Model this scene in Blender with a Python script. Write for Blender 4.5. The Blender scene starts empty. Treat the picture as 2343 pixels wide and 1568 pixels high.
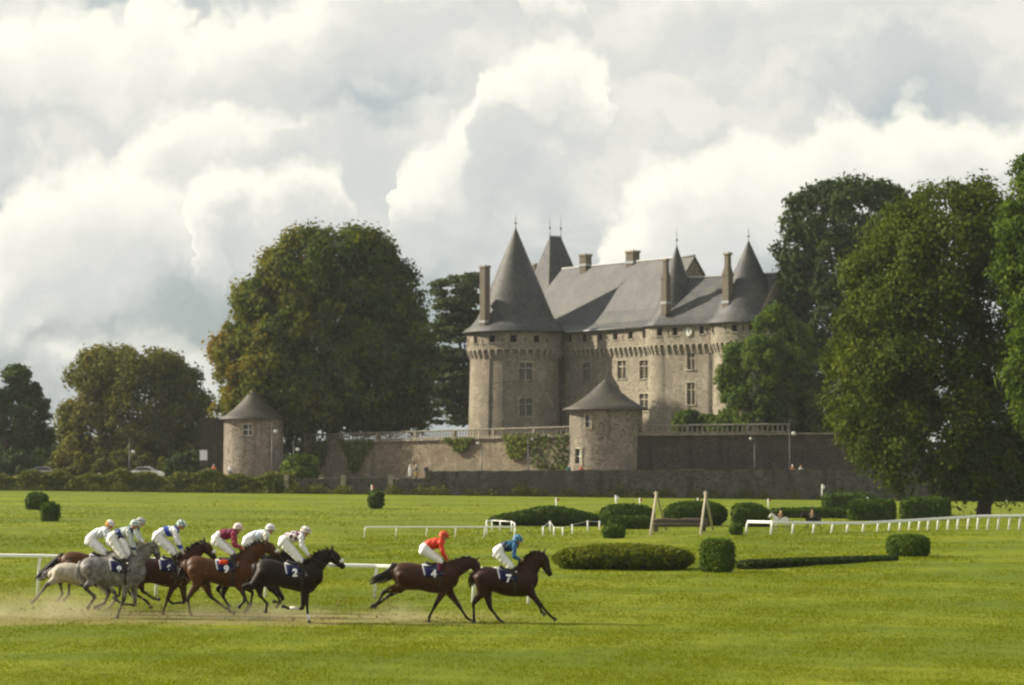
import bpy, bmesh, math, random
import numpy as np
from mathutils import Vector, Matrix

# ------------------------------------------------------------------ camera, sky, sun, exposure
scene = bpy.context.scene
HC = 4.5                                     # eye height on the stand, metres
FPX, CXP, CYP, W0 = 6000.0, 1171.0, 1042.0, 2342.0   # focal length, axis and horizon measured on the photograph
cd = bpy.data.cameras.new("camera"); cam = bpy.data.objects.new("camera", cd)
scene.collection.objects.link(cam); scene.camera = cam
cam.location = (0, 0, HC); cam.rotation_euler = (math.radians(90), 0, 0)
cd.sensor_width = 36.0; cd.lens = FPX / W0 * 36.0; cd.shift_y = 258.0 / W0
cd.dof.use_dof = True; cd.dof.focus_distance = 84.0; cd.dof.aperture_fstop = 2.0   # a fast telephoto, focused on the field
cd.clip_start = 0.5; cd.clip_end = 20000.0

SUN_EL, SUN_BACK = math.radians(30), math.radians(16)
SUN = Vector((-math.cos(SUN_BACK) * math.cos(SUN_EL), math.sin(SUN_BACK) * math.cos(SUN_EL), math.sin(SUN_EL)))
sd = bpy.data.lights.new("sun", 'SUN'); sun = bpy.data.objects.new("sun", sd)
scene.collection.objects.link(sun)
sd.energy = 5.0; sd.angle = math.radians(0.6); sd.color = (1.0, 0.89, 0.72)
sun.rotation_euler = SUN.to_track_quat('Z', 'Y').to_euler()

scene.view_settings.view_transform = 'Standard'
scene.view_settings.look = 'None'
scene.view_settings.exposure = 0.9
scene.view_settings.gamma = 1.0
scene.view_settings.use_curve_mapping = False
scene.render.engine = 'CYCLES'
scene.cycles.filter_width = 2.3
scene.cycles.use_adaptive_sampling = True
scene.cycles.adaptive_threshold = 0.02
scene.cycles.max_bounces = 3
scene.cycles.diffuse_bounces = 2
scene.cycles.transparent_max_bounces = 8
scene.cycles.volume_bounces = 0
scene.cycles.use_denoising = True

class NT:
    """small helper round a node tree"""
    def __init__(s, tree):
        s.t = tree; s.n = tree.nodes; s.l = tree.links
    def new(s, typ, **kw):
        nd = s.n.new(typ)
        for k, v in kw.items():
            if k == 'inp':
                for kk, vv in v.items():
                    if hasattr(vv, 'is_output'): s.l.new(vv, nd.inputs[kk])
                    else: nd.inputs[kk].default_value = vv
            else: setattr(nd, k, v)
        return nd
    def math(s, op, a, b=None, c=None, clamp=False):
        nd = s.n.new('ShaderNodeMath'); nd.operation = op; nd.use_clamp = clamp
        for i, v in enumerate((a, b, c)):
            if v is None: continue
            if hasattr(v, 'is_output'): s.l.new(v, nd.inputs[i])
            else: nd.inputs[i].default_value = v
        return nd.outputs[0]
    def vmath(s, op, a, b=None, scale=None):
        nd = s.n.new('ShaderNodeVectorMath'); nd.operation = op
        for i, v in enumerate((a, b)):
            if v is None: continue
            if hasattr(v, 'is_output'): s.l.new(v, nd.inputs[i])
            else: nd.inputs[i].default_value = v
        if scale is not None: nd.inputs[3].default_value = scale
        return nd
    def smooth(s, v, a, b, lo=0.0, hi=1.0):
        nd = s.n.new('ShaderNodeMapRange'); nd.interpolation_type = 'SMOOTHSTEP'
        s.l.new(v, nd.inputs[0])
        for i, x in zip((1, 2, 3, 4), (a, b, lo, hi)): nd.inputs[i].default_value = x
        return nd.outputs[0]
    def noise(s, vec, scale, detail=4.0, rough=0.55, dist=0.0):
        nd = s.n.new('ShaderNodeTexNoise')
        if vec is not None: s.l.new(vec, nd.inputs['Vector'])
        nd.inputs['Scale'].default_value = scale; nd.inputs['Detail'].default_value = detail
        nd.inputs['Roughness'].default_value = rough; nd.inputs['Distortion'].default_value = dist
        return nd
    def mix(s, fac, a, b, typ='MIX'):
        nd = s.n.new('ShaderNodeMix'); nd.data_type = 'RGBA'; nd.blend_type = typ; nd.clamp_factor = True
        for i, v in ((0, fac), (6, a), (7, b)):
            if hasattr(v, 'is_output'): s.l.new(v, nd.inputs[i])
            else: nd.inputs[i].default_value = v if i == 0 else (tuple(v) + (1.0,))[:4]
        return nd.outputs[2]

world = bpy.data.worlds.new("World"); scene.world = world; world.use_nodes = True
def build_world():
    # pale broken sky: soft stratus everywhere, and in it banks of cumulus with crisp sunward outlines that
    # melt into grey on their far side
    T = NT(world.node_tree); T.n.clear()
    tc = T.new('ShaderNodeTexCoord')
    d0 = T.vmath('NORMALIZE', tc.outputs['Generated']).outputs[0]
    w1 = T.noise(d0, 22.0, 4.0, 0.58); w2 = T.noise(d0, 100.0, 2.0, 0.62)
    o1 = T.vmath('SCALE', T.vmath('SUBTRACT', w1.outputs['Color'], (0.5, 0.5, 0.5)).outputs[0], scale=0.040).outputs[0]
    o2 = T.vmath('SCALE', T.vmath('SUBTRACT', w2.outputs['Color'], (0.5, 0.5, 0.5)).outputs[0], scale=0.012).outputs[0]
    p = T.vmath('ADD', T.vmath('ADD', d0, o1).outputs[0], o2).outputs[0]
    K = 1.0 / 2 ** 1.05
    WHITE = tuple(K * c for c in (1.17, 1.145, 1.00)); GREY = tuple(K * c for c in (0.75, 0.765, 0.745)); GAP = tuple(K * c for c in (0.43, 0.53, 0.58))
    sky = T.new('ShaderNodeTexSky', sky_type='NISHITA')
    sky.sun_disc = False; sky.sun_elevation = SUN_EL; sky.sun_rotation = math.atan2(SUN.x, SUN.y)
    sky.air_density = 1.3; sky.dust_density = 2.0; sky.ozone_density = 1.0
    skyc = T.vmath('SCALE', sky.outputs[0], scale=0.055).outputs[0]
    col = T.mix(0.70, skyc, GAP)
    st = T.vmath('MULTIPLY', p, (1.0, 1.0, 1.7)).outputs[0]
    n1 = T.noise(st, 9.0, 3.0, 0.55)
    hi = T.new('ShaderNodeSeparateXYZ'); T.l.new(d0, hi.inputs[0])
    cover = T.math('ADD', n1.outputs['Fac'], T.smooth(hi.outputs[2], 0.03, 0.16, -0.02, 0.17))
    col = T.mix(T.smooth(cover, 0.40, 0.66), col, GREY)
    n2 = T.noise(st, 21.0, 4.0, 0.55)
    br = T.math('ADD', T.math('MULTIPLY', n2.outputs['Fac'], 0.6), T.math('MULTIPLY', n1.outputs['Fac'], 0.5))
    br = T.math('ADD', br, T.smooth(hi.outputs[2], 0.05, 0.19, -0.05, 0.055))
    col = T.mix(T.math('MULTIPLY', T.smooth(br, 0.50, 0.72), 0.75), col, tuple(K * c for c in (1.04, 1.02, 0.92)))
    # banks: sunward outline traced across the sky, then the line along which the bank melts
    # (origin x, y, direction, near and far distance) and whether it is a soft veil
    sp = T.new('ShaderNodeSeparateXYZ'); T.l.new(p, sp.inputs[0])
    tx = T.math('MULTIPLY_ADD', sp.outputs[0], FPX / 2800.0, (CXP + 200.0) / 2800.0)
    hh = T.math('MULTIPLY', sp.outputs[2], FPX)                       # height above the horizon line
    gx = T.math('MULTIPLY', sp.outputs[0], FPX)
    n3 = T.math('MULTIPLY', T.math('SUBTRACT', n2.outputs['Fac'], 0.5), 380.0)
    banks = [
        ([(-190, 150), (0, 92), (55, 45), (110, 62), (150, 28), (250, 40), (312, 66), (332, 20), (390, -12), (440, 30), (458, 62), (482, 28), (560, 16), (640, 0), (760, -30), (960, -40), (1060, 60)], (200, 130), (0.42, 0.90), 130, 330, False, 270),
        ([(1330, 90), (1372, 60), (1430, 20), (1500, -10), (1640, -30), (1900, 30), (2040, -10), (2400, -40), (2560, 0)], (1500, 0), (0.1, 1.0), 0, 150, True, 120),
        ([(1180, 20), (1240, -20), (1340, 10)], (1220, 0), (0.2, 1.0), 0, 80, True, 80),
        ([(880, 385), (886, 365), (925, 342), (990, 328), (1030, 292), (1062, 268), (1090, 235), (1112, 160), (1150, 128), (1200, 95), (1265, 80), (1320, 96), (1362, 125), (1392, 200), (1405, 300)], (1180, 180), (0.38, 0.92), 140, 260, False, 150),
        ([(258, 420), (276, 388), (300, 345), (326, 310), (365, 280), (400, 258), (436, 245), (472, 256), (513, 242), (560, 250), (602, 258), (640, 250), (676, 246), (706, 272), (732, 262), (766, 240), (796, 226), (826, 246), (846, 288), (852, 330)], (400, 290), (0.50, 0.87), 60, 230, False, 190),
        ([(-100, 700), (0, 530), (12, 508), (32, 476), (66, 440), (108, 414), (150, 396), (206, 370), (252, 386), (290, 404), (350, 430), (430, 446), (490, 480), (540, 560)], (110, 440), (0.40, 0.92), 110, 330, False, 230),
        ([(438, 470), (470, 434), (490, 418), (515, 394), (542, 382), (582, 393), (616, 406), (648, 400), (680, 392), (706, 379), (736, 375), (766, 392), (782, 418), (800, 470)], (600, 400), (0.38, 0.92), 45, 180, False, 120),
        ([(1338, 620), (1350, 565), (1388, 505), (1424, 458), (1462, 412), (1500, 374), (1548, 366), (1598, 360), (1640, 338), (1662, 322), (1694, 291), (1760, 296), (1834, 290), (1880, 262), (1920, 242), (1956, 270), (1998, 282), (2040, 258), (2088, 237), (2146, 270), (2224, 292), (2268, 298), (2342, 288), (2480, 260), (2580, 400)], (1560, 390), (0.30, 0.955), 150, 360, False, 250),
        ([(60, 860), (120, 815), (200, 790), (300, 772), (400, 778), (480, 800), (560, 860)], (250, 770), (0.1, 1.0), 20, 130, True, 110),
    ]
    for outline, (fx, fy), (ax, ay), f0, f1, soft, dm in banks:
        fc = T.new('ShaderNodeFloatCurve'); T.l.new(tx, fc.inputs['Value']); cv = fc.mapping.curves[0]; fc.mapping.use_clip = False
        first, last = outline[0], outline[-1]
        pts = [(0.0, 0.0), ((first[0] - 60 + 200) / 2800, 0.0)] + [((x + 200) / 2800, (1100 - y) / 1200) for x, y in outline] + [((last[0] + 60 + 200) / 2800, 0.0), (1.0, 0.0)]
        pts = [q for i, q in enumerate(pts) if i == 0 or q[0] > pts[i - 1][0] + 1e-4]
        while len(cv.points) < len(pts): cv.points.new(0.5, 0.5)
        for i, q in enumerate(pts): cv.points[i].location = q; cv.points[i].handle_type = 'AUTO_CLAMPED'
        fc.mapping.update()
        # outline height above the horizon line, minus ours, in units of 60 px of the photograph
        best = T.math('MULTIPLY', T.math('SUBTRACT', T.math('MULTIPLY_ADD', fc.outputs[0], 1200.0, CYP - 1100.0), hh), 1 / 60.0)
        g = T.math('ADD', T.math('MULTIPLY_ADD', gx, ax, -ax * (fx - CXP)), T.math('MULTIPLY_ADD', hh, -ay, ay * (CYP - fy)))
        g = T.math('MAXIMUM', g, T.math('MULTIPLY_ADD', best, 60.0, 0.75 * f1 - dm))       # never deeper than dm below the outline
        g = T.math('ADD', g, n3)
        edge = T.smooth(best, -0.45 if soft else -0.36, 0.8 if soft else 0.62)
        fade = T.smooth(g, f0 + 0.5 * (f1 - f0), f1 + 60, 1.0, 0.0)
        tone = T.smooth(g, f0 - 0.25 * (f1 - f0), f0 + 0.95 * (f1 - f0))
        rim = T.math('ADD', T.smooth(best, 0.2, 3.2, 1.12, 0.66), T.math('MULTIPLY', n3, 0.0016))
        wht = T.math('MULTIPLY', T.math('SUBTRACT', 1.0, tone), rim, clamp=True)
        al = T.math('MULTIPLY', T.math('MULTIPLY', edge, fade), 0.7 if soft else 0.97)
        col = T.mix(al, col, T.mix(wht, GREY, WHITE))
    bg = T.new('ShaderNodeBackground'); T.l.new(col, bg.inputs[0]); bg.inputs[1].default_value = 1.0
    out = T.new('ShaderNodeOutputWorld'); T.l.new(bg.outputs[0], out.inputs[0])
    world.cycles.sampling_method = 'MANUAL'; world.cycles.sample_map_resolution = 512
build_world()

# ------------------------------------------------------------------ measuring helpers
def P(x, y, Y):
    """point at distance Y that the photograph (2342 px wide) shows at x, y"""
    return Vector(((x - CXP) / FPX * Y, Y, HC - (y - CYP) / FPX * Y))
def zoomer(x0, y0, k):
    return lambda x, y: ((x0 + x * k) * 0.60486, (y0 + y * k) * 0.60486)
def sstep(a, b, x):
    t = min(1.0, max(0.0, (x - a) / (b - a))); return t * t * (3 - 2 * t)
def gz(X, Y):
    """height of the racecourse grass"""
    return -0.0115 * max(-70.0, min(70.0, X)) * sstep(110, 285, Y)
def ground_at(x, y):
    """where the sight line through x, y meets the grass"""
    Y = 27000.0 / (y - CYP)
    for _ in range(12):
        X = (x - CXP) / FPX * Y
        Y = (HC - gz(X, Y)) * FPX / (y - CYP)
    X = (x - CXP) / FPX * Y
    return Vector((X, Y, gz(X, Y)))

# ------------------------------------------------------------------ object helpers
COL = scene.collection
def thing(name, label, cat, loc=(0, 0, 0), group=None, rz=0.0):
    o = bpy.data.objects.new(name, None); COL.objects.link(o); o.empty_display_size = 0.5
    o.location = loc; o.rotation_euler = (0, 0, rz); o['label'] = label; o['category'] = cat
    if group: o['group'] = group
    return o
def tag(o, label, cat, group=None):
    o['label'] = label; o['category'] = cat
    if group: o['group'] = group
    return o
def link(name, mesh, mat, parent=None, loc=(0, 0, 0), kind=None):
    o = bpy.data.objects.new(name, mesh); COL.objects.link(o)
    if mat is not None and not mesh.materials: mesh.materials.append(mat)
    if parent is not None: o.parent = parent
    o.location = loc
    if kind: o['kind'] = kind
    return o
def origin(par):
    """world place of a part's parent chain (no rotations on built-in-place things)"""
    v = Vector((0, 0, 0))
    while par is not None:
        v = v + Vector(par.location); par = par.parent
    return v

class MB:
    def __init__(s): s.v = []; s.f = []; s.sm = []
    def add(s, verts, faces, smooth=False):
        b = len(s.v); s.v += [tuple(v) for v in verts]
        s.f += [tuple(b + i for i in f) for f in faces]; s.sm += [smooth] * len(faces)
        return s
    def box(s, c, sx, sy, sz, ax=None):
        """box centred at c with full sizes; ax = (x axis, y axis) unit vectors in plan"""
        c = Vector(c); X, Y = (Vector((1, 0, 0)), Vector((0, 1, 0))) if ax is None else (Vector(ax[0]), Vector(ax[1]))
        Z = X.cross(Y)
        p = [c + X * (sx / 2 * i) + Y * (sy / 2 * j) + Z * (sz / 2 * k) for k in (-1, 1) for j in (-1, 1) for i in (-1, 1)]
        return s.add(p, [(0, 2, 3, 1), (4, 5, 7, 6), (0, 1, 5, 4), (2, 6, 7, 3), (0, 4, 6, 2), (1, 3, 7, 5)])
    def lathe(s, c, prof, n=24, a0=0.0, a1=2 * math.pi, smooth=True, cap=True):
        """prof: list of (radius, z)"""
        c = Vector(c); full = abs(a1 - a0 - 2 * math.pi) < 1e-6; m = n if full else n + 1
        vs = []
        for r, z in prof:
            for i in range(m):
                a = a0 + (a1 - a0) * i / n
                vs.append((c.x + r * math.cos(a), c.y + r * math.sin(a), c.z + z))
        fs = []
        for j in range(len(prof) - 1):
            for i in range(n):
                k = (i + 1) % m
                fs.append((j * m + i, j * m + k, (j + 1) * m + k, (j + 1) * m + i))
        s.add(vs, fs, smooth)
        if cap and full:
            b = len(s.v) - len(vs)
            if prof[0][0] > 1e-4: s.f.append(tuple(b + i for i in reversed(range(m)))); s.sm.append(False)
            if prof[-1][0] > 1e-4: s.f.append(tuple(b + (len(prof) - 1) * m + i for i in range(m))); s.sm.append(False)
        return s
    def tube(s, pts, rad, n=6, smooth=True):
        pts = [Vector(p) for p in pts]
        if not hasattr(rad, '__len__'): rad = [rad] * len(pts)
        rings = []
        for i, p in enumerate(pts):
            t = (pts[min(i + 1, len(pts) - 1)] - pts[max(i - 1, 0)])
            t = t.normalized() if t.length > 1e-9 else Vector((0, 0, 1))
            u = t.cross(Vector((0, 0, 1)) if abs(t.z) < 0.9 else Vector((1, 0, 0))).normalized(); w = t.cross(u)
            rings.append([p + (u * math.cos(2 * math.pi * k / n) + w * math.sin(2 * math.pi * k / n)) * rad[i] for k in range(n)])
        vs = [q for r in rings for q in r]; fs = []
        for j in range(len(pts) - 1):
            for k in range(n):
                k2 = (k + 1) % n
                fs.append((j * n + k, j * n + k2, (j + 1) * n + k2, (j + 1) * n + k))
        fs.append(tuple(reversed(range(n)))); fs.append(tuple((len(pts) - 1) * n + k for k in range(n)))
        return s.add(vs, fs, smooth)
    def prism(s, poly, ext):
        """closed polygon of 3D points pushed along ext"""
        n = len(poly); poly = [Vector(p) for p in poly]; e = Vector(ext)
        vs = poly + [p + e for p in poly]
        fs = [tuple(reversed(range(n))), tuple(range(n, 2 * n))]
        fs += [(i, (i + 1) % n, n + (i + 1) % n, n + i) for i in range(n)]
        return s.add(vs, fs)
    def mesh(s, name):
        me = bpy.data.meshes.new(name); me.from_pydata(s.v, [], s.f)
        me.polygons.foreach_set('use_smooth', s.sm); me.update()
        return me
    def build(s, name, mat, parent=None, world=True, kind=None, recalc=True):
        if parent is not None and world:
            o = origin(parent); s.v = [(x - o.x, y - o.y, z - o.z) for x, y, z in s.v]
        me = s.mesh(name)
        if recalc:
            bm = bmesh.new(); bm.from_mesh(me); bmesh.ops.recalc_face_normals(bm, faces=bm.faces); bm.to_mesh(me); bm.free()
        return link(name, me, mat, parent, kind=kind)

def np_mesh(name, verts, faces_n, attrs=None):
    """fast mesh from numpy: verts (n,3), all faces with k corners laid out in order"""
    me = bpy.data.meshes.new(name); nv = len(verts); k = faces_n; nf = nv // k
    me.vertices.add(nv); me.vertices.foreach_set('co', verts.astype(np.float32).ravel())
    me.loops.add(nv); me.loops.foreach_set('vertex_index', np.arange(nv, dtype=np.int32))
    me.polygons.add(nf); me.polygons.foreach_set('loop_start', np.arange(0, nv, k, dtype=np.int32))
    me.polygons.foreach_set('loop_total', np.full(nf, k, dtype=np.int32))
    me.update(calc_edges=True)
    for an, av in (attrs or {}).items():
        at = me.attributes.new(an, 'FLOAT', 'FACE'); at.data.foreach_set('value', av.astype(np.float32))
    return me

# ------------------------------------------------------------------ materials
def material(name, rough=0.7, spec=0.3):
    m = bpy.data.materials.new(name); m.use_nodes = True; T = NT(m.node_tree)
    b = T.n['Principled BSDF']; b.inputs['Roughness'].default_value = rough; b.inputs['Specular IOR Level'].default_value = spec
    return m, T, b
def plain(name, col, rough=0.7, spec=0.3, var=0.12, scale=6.0, metal=0.0):
    m, T, b = material(name, rough, spec)
    tc = T.new('ShaderNodeTexCoord'); nz = T.noise(tc.outputs['Object'], scale, 5.0)
    c2 = tuple(c * (1 - var) for c in col); c1 = tuple(min(1, c * (1 + var)) for c in col)
    T.l.new(T.mix(nz.outputs['Fac'], c2, c1), b.inputs['Base Color']); b.inputs['Metallic'].default_value = metal
    return m
def bump(T, b, h, strength, dist):
    bp = T.new('ShaderNodeBump', inp={'Strength': strength, 'Distance': dist}); T.l.new(h, bp.inputs['Height'])
    T.l.new(bp.outputs[0], b.inputs['Normal'])
def stone(name, base, mortar, dark, sc=3.2, streak=0.25):
    """rubble masonry: uneven stones of several tones, lighter joints, dark pits, rain streaks"""
    m, T, b = material(name, 0.9, 0.15)
    tc = T.new('ShaderNodeTexCoord'); geo = tc.outputs['Object']
    sq = T.vmath('MULTIPLY', geo, (1.0, 1.0, 1.7)).outputs[0]
    wob = T.noise(geo, 1.3, 3.0)
    sq = T.vmath('ADD', sq, T.vmath('SCALE', wob.outputs['Color'], scale=0.35).outputs[0]).outputs[0]
    vo = T.new('ShaderNodeTexVoronoi'); T.l.new(sq, vo.inputs['Vector']); vo.inputs['Scale'].default_value = sc
    ed = T.new('ShaderNodeTexVoronoi', feature='DISTANCE_TO_EDGE'); T.l.new(sq, ed.inputs['Vector']); ed.inputs['Scale'].default_value = sc
    sep = T.new('ShaderNodeSeparateColor'); T.l.new(vo.outputs['Color'], sep.inputs[0])
    c = T.mix(sep.outputs[0], tuple(x * 0.62 for x in base), tuple(x * 1.28 for x in base))
    c = T.mix(T.smooth(sep.outputs[1], 0.80, 0.93), c, dark)
    joint = T.smooth(ed.outputs[0], 0.02, 0.10)
    c = T.mix(joint, mortar, c)
    big = T.noise(geo, 0.22, 5.0, 0.6)
    c = T.mix(T.math('MULTIPLY', T.smooth(big.outputs['Fac'], 0.46, 0.60), 0.8), c, tuple(x * 0.66 for x in mortar))
    pa = T.noise(geo, 0.55, 4.0, 0.6)
    c = T.mix(T.math('MULTIPLY', T.smooth(pa.outputs['Fac'], 0.56, 0.68), 0.6), c, tuple(min(1, x * 1.22) for x in mortar))
    st = T.noise(T.vmath('MULTIPLY', geo, (1.0, 1.0, 0.12)).outputs[0], 1.1, 4.0)
    c = T.mix(T.math('MULTIPLY', T.smooth(st.outputs['Fac'], 0.5, 0.72), streak), c, tuple(x * 0.35 for x in base))
    T.l.new(c, b.inputs['Base Color'])
    fine = T.noise(geo, 9.0, 4.0)
    h = T.math('ADD', T.math('MULTIPLY', joint, 0.6), T.math('MULTIPLY', fine.outputs['Fac'], 0.5))
    bump(T, b, h, 0.9, 0.10)
    return m
def slate(name, base, lichen, rows=0.32):
    m, T, b = material(name, 0.62, 0.35)
    tc = T.new('ShaderNodeTexCoord'); geo = tc.outputs['Object']
    sep = T.new('ShaderNodeSeparateXYZ'); T.l.new(geo, sep.inputs[0])
    zz = T.math('ADD', T.math('DIVIDE', sep.outputs[2], rows), T.math('MULTIPLY', T.noise(geo, 0.8, 2.0).outputs['Fac'], 0.8))
    saw = T.math('FRACT', zz)
    cell = T.new('ShaderNodeTexVoronoi'); T.l.new(T.vmath('MULTIPLY', geo, (1, 1, 1.0 / rows * 0.35)).outputs[0], cell.inputs['Vector'])
    cell.inputs['Scale'].default_value = 3.4
    cs = T.new('ShaderNodeSeparateColor'); T.l.new(cell.outputs['Color'], cs.inputs[0])
    c = T.mix(cs.outputs[0], tuple(x * 0.68 for x in base), tuple(x * 1.3 for x in base))
    big = T.noise(geo, 0.35, 6.0, 0.65)
    c = T.mix(T.math('MULTIPLY', T.smooth(big.outputs['Fac'], 0.45, 0.62), 0.85), c, lichen)
    pt = T.noise(T.vmath('MULTIPLY', geo, (1, 1, 0.25)).outputs[0], 0.9, 3.0, 0.6)
    c = T.mix(T.math('MULTIPLY', T.smooth(pt.outputs['Fac'], 0.54, 0.70), 0.5), c, tuple(x * 0.55 for x in base))
    sp = T.noise(geo, 3.0, 6.0, 0.7)
    c = T.mix(T.math('MULTIPLY', T.smooth(sp.outputs['Fac'], 0.56, 0.68), 0.55), c, tuple(min(1, x * 1.9) for x in lichen))
    T.l.new(c, b.inputs['Base Color'])
    h = T.math('ADD', saw, T.math('MULTIPLY', cs.outputs[1], 0.5))
    bump(T, b, h, 0.6, 0.05)
    return m
def leaf_material(name, ramp, trans=0.35, rough=0.55):
    """ramp: colours from the youngest to the most turned leaf, picked by each leaf's own tint"""
    m = bpy.data.materials.new(name); m.use_nodes = True; T = NT(m.node_tree); T.n.clear()
    at = T.new('ShaderNodeAttribute', attribute_name='tint')
    cr = T.new('ShaderNodeValToRGB'); T.l.new(at.outputs['Fac'], cr.inputs[0]); el = cr.color_ramp.elements
    while len(el) < len(ramp): el.new(0.5)
    for i, c in enumerate(ramp):
        el[i].position = i / (len(ramp) - 1); el[i].color = tuple(c) + (1.0,)
    d = T.new('ShaderNodeBsdfPrincipled'); d.inputs['Roughness'].default_value = 0.75; d.inputs['Specular IOR Level'].default_value = 0.10
    T.l.new(cr.outputs[0], d.inputs['Base Color'])
    tr = T.new('ShaderNodeBsdfTranslucent')
    T.l.new(T.mix(1.0, cr.outputs[0], (1.25, 1.15, 0.45), 'MULTIPLY'), tr.inputs[0])
    mx = T.new('ShaderNodeMixShader'); mx.inputs[0].default_value = trans
    T.l.new(d.outputs[0], mx.inputs[1]); T.l.new(tr.outputs[0], mx.inputs[2])
    o = T.new('ShaderNodeOutputMaterial'); T.l.new(mx.outputs[0], o.inputs[0])
    return m

M = {}
M['castle_stone'] = stone('castle_stone', (0.330, 0.288, 0.218), (0.365, 0.322, 0.25), (0.12, 0.105, 0.08), 4.2)
M['dressed_stone'] = stone('dressed_stone', (0.40, 0.355, 0.275), (0.44, 0.395, 0.31), (0.24, 0.20, 0.15), 2.4, 0.3)
M['tower_render'] = stone('tower_render', (0.26, 0.228, 0.18), (0.28, 0.245, 0.195), (0.11, 0.10, 0.085), 3.0, 0.85)
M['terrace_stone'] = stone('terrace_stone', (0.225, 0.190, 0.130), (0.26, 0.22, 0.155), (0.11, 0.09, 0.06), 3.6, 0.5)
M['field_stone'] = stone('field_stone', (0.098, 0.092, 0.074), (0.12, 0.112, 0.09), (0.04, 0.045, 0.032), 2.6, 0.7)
M['terrace_dark'] = stone('terrace_dark', (0.062, 0.058, 0.046), (0.075, 0.070, 0.056), (0.03, 0.03, 0.022), 3.0, 0.6)  # right terrace wall's shade put into the colour; garden wall shares it
M['baluster_stone'] = stone('baluster_stone', (0.27, 0.245, 0.195), (0.30, 0.27, 0.215), (0.15, 0.14, 0.11), 2.6, 0.5)
M['slate'] = slate('slate', (0.040, 0.0435, 0.046), (0.066, 0.066, 0.058))
M['slate_dark'] = slate('slate_dark', (0.036, 0.033, 0.027), (0.060, 0.052, 0.031))
M['brick'] = plain('chimney_brick', (0.140, 0.120, 0.095), 0.9, 0.15, 0.3, 5.0)
M['lead'] = plain('lead_sheet', (0.30, 0.31, 0.31), 0.5, 0.4)
M['pipe'] = plain('zinc_pipe', (0.14, 0.125, 0.10), 0.6, 0.3)
M['dark_iron'] = plain('dark_iron', (0.03, 0.03, 0.033), 0.5, 0.4)
M['glass'] = plain('window_glass', (0.03, 0.034, 0.04), 0.12, 0.5)
M['void'] = plain('dark_interior', (0.02, 0.018, 0.015), 0.9, 0.05)
M['wood_frame'] = plain('painted_window_wood', (0.27, 0.235, 0.17), 0.6)
M['clock'] = plain('clock_face', (0.62, 0.62, 0.60), 0.4)
M['white_paint'] = plain('white_rail_paint', (0.80, 0.80, 0.76), 0.45, 0.4, 0.05)
M['wood_post'] = plain('weathered_wood', (0.36, 0.32, 0.23), 0.85, 0.15, 0.25, 12.0)
M['log'] = plain('log_bark', (0.11, 0.092, 0.062), 0.9, 0.1, 0.55, 4.0)
M['bark'] = plain('tree_bark', (0.075, 0.06, 0.045), 0.95, 0.1, 0.35, 5.0)
M['bulb'] = plain('lamp_globe_glass', (0.50, 0.50, 0.46), 0.25, 0.5, 0.02)
# ------------------------------------------------------------------ ground
def ground_material():
    m, T, b = material('course_grass', 0.9, 0.12)
    tc = T.new('ShaderNodeTexCoord'); p = tc.outputs['Object']
    st = T.vmath('MULTIPLY', p, (1.0, 0.45, 1.0)).outputs[0]
    n1 = T.noise(p, 0.10, 5.0, 0.6); n2 = T.noise(st, 1.6, 6.0, 0.65); n3 = T.noise(p, 14.0, 5.0, 0.7)
    g = T.mix(T.smooth(n1.outputs['Fac'], 0.36, 0.64), (0.112, 0.150, 0.003), (0.175, 0.202, 0.004))
    nb = T.noise(T.vmath('MULTIPLY', p, (0.022, 0.16, 1.0)).outputs[0], 1.0, 3.0, 0.5)
    g = T.mix(T.math('MULTIPLY', T.smooth(nb.outputs['Fac'], 0.46, 0.60), 0.55), g, (0.070, 0.112, 0.004))
    g = T.mix(T.math('MULTIPLY', T.smooth(n2.outputs['Fac'], 0.45, 0.70), 0.6), g, (0.062, 0.095, 0.005))
    g = T.mix(T.math('MULTIPLY', T.smooth(n3.outputs['Fac'], 0.46, 0.72), 0.30), g, (0.165, 0.175, 0.015))
    wp = T.noise(T.vmath('MULTIPLY', p, (0.5, 1.2, 1.0)).outputs[0], 0.55, 6.0, 0.65)
    g = T.mix(T.math('MULTIPLY', T.smooth(wp.outputs['Fac'], 0.60, 0.76), 0.26), g, (0.17, 0.16, 0.04))
    # the sanded lane of the track: a worn strip with frayed edges, petering out to the right
    sx = T.new('ShaderNodeSeparateXYZ'); T.l.new(p, sx.inputs[0])
    fr = T.noise(T.vmath('MULTIPLY', p, (0.30, 0.9, 1)).outputs[0], 1.0, 6.0, 0.7)
    wob = T.math('MULTIPLY', T.math('SUBTRACT', fr.outputs['Fac'], 0.5), 4.2)
    yy = T.math('ADD', sx.outputs[1], wob)
    lane = T.math('MULTIPLY', T.smooth(yy, 68.8, 70.0), T.smooth(yy, 73.0, 77.5, 1.0, 0.0))
    xw = T.math('ADD', sx.outputs[0], T.math('MULTIPLY', wob, 1.3))
    lane = T.math('MULTIPLY', lane, T.smooth(xw, -3.0, 1.8, 0.72, 0.0))
    s2 = T.noise(T.vmath('MULTIPLY', p, (0.5, 1.6, 1)).outputs[0], 3.0, 6.0, 0.7)
    sand = T.mix(s2.outputs['Fac'], (0.15, 0.125, 0.045), (0.29, 0.245, 0.10))
    gr = T.smooth(n3.outputs['Fac'], 0.50, 0.62)
    lane = T.math('MULTIPLY', lane, T.math('SUBTRACT', 1.0, T.math('MULTIPLY', gr, 0.45)))
    c = T.mix(lane, g, sand)
    T.l.new(c, b.inputs['Base Color'])
    h = T.math('ADD', n3.outputs['Fac'], T.math('MULTIPLY', n2.outputs['Fac'], 1.5))
    bump(T, b, h, 0.55, 0.12)
    return m
M['grass'] = ground_material()

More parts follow.
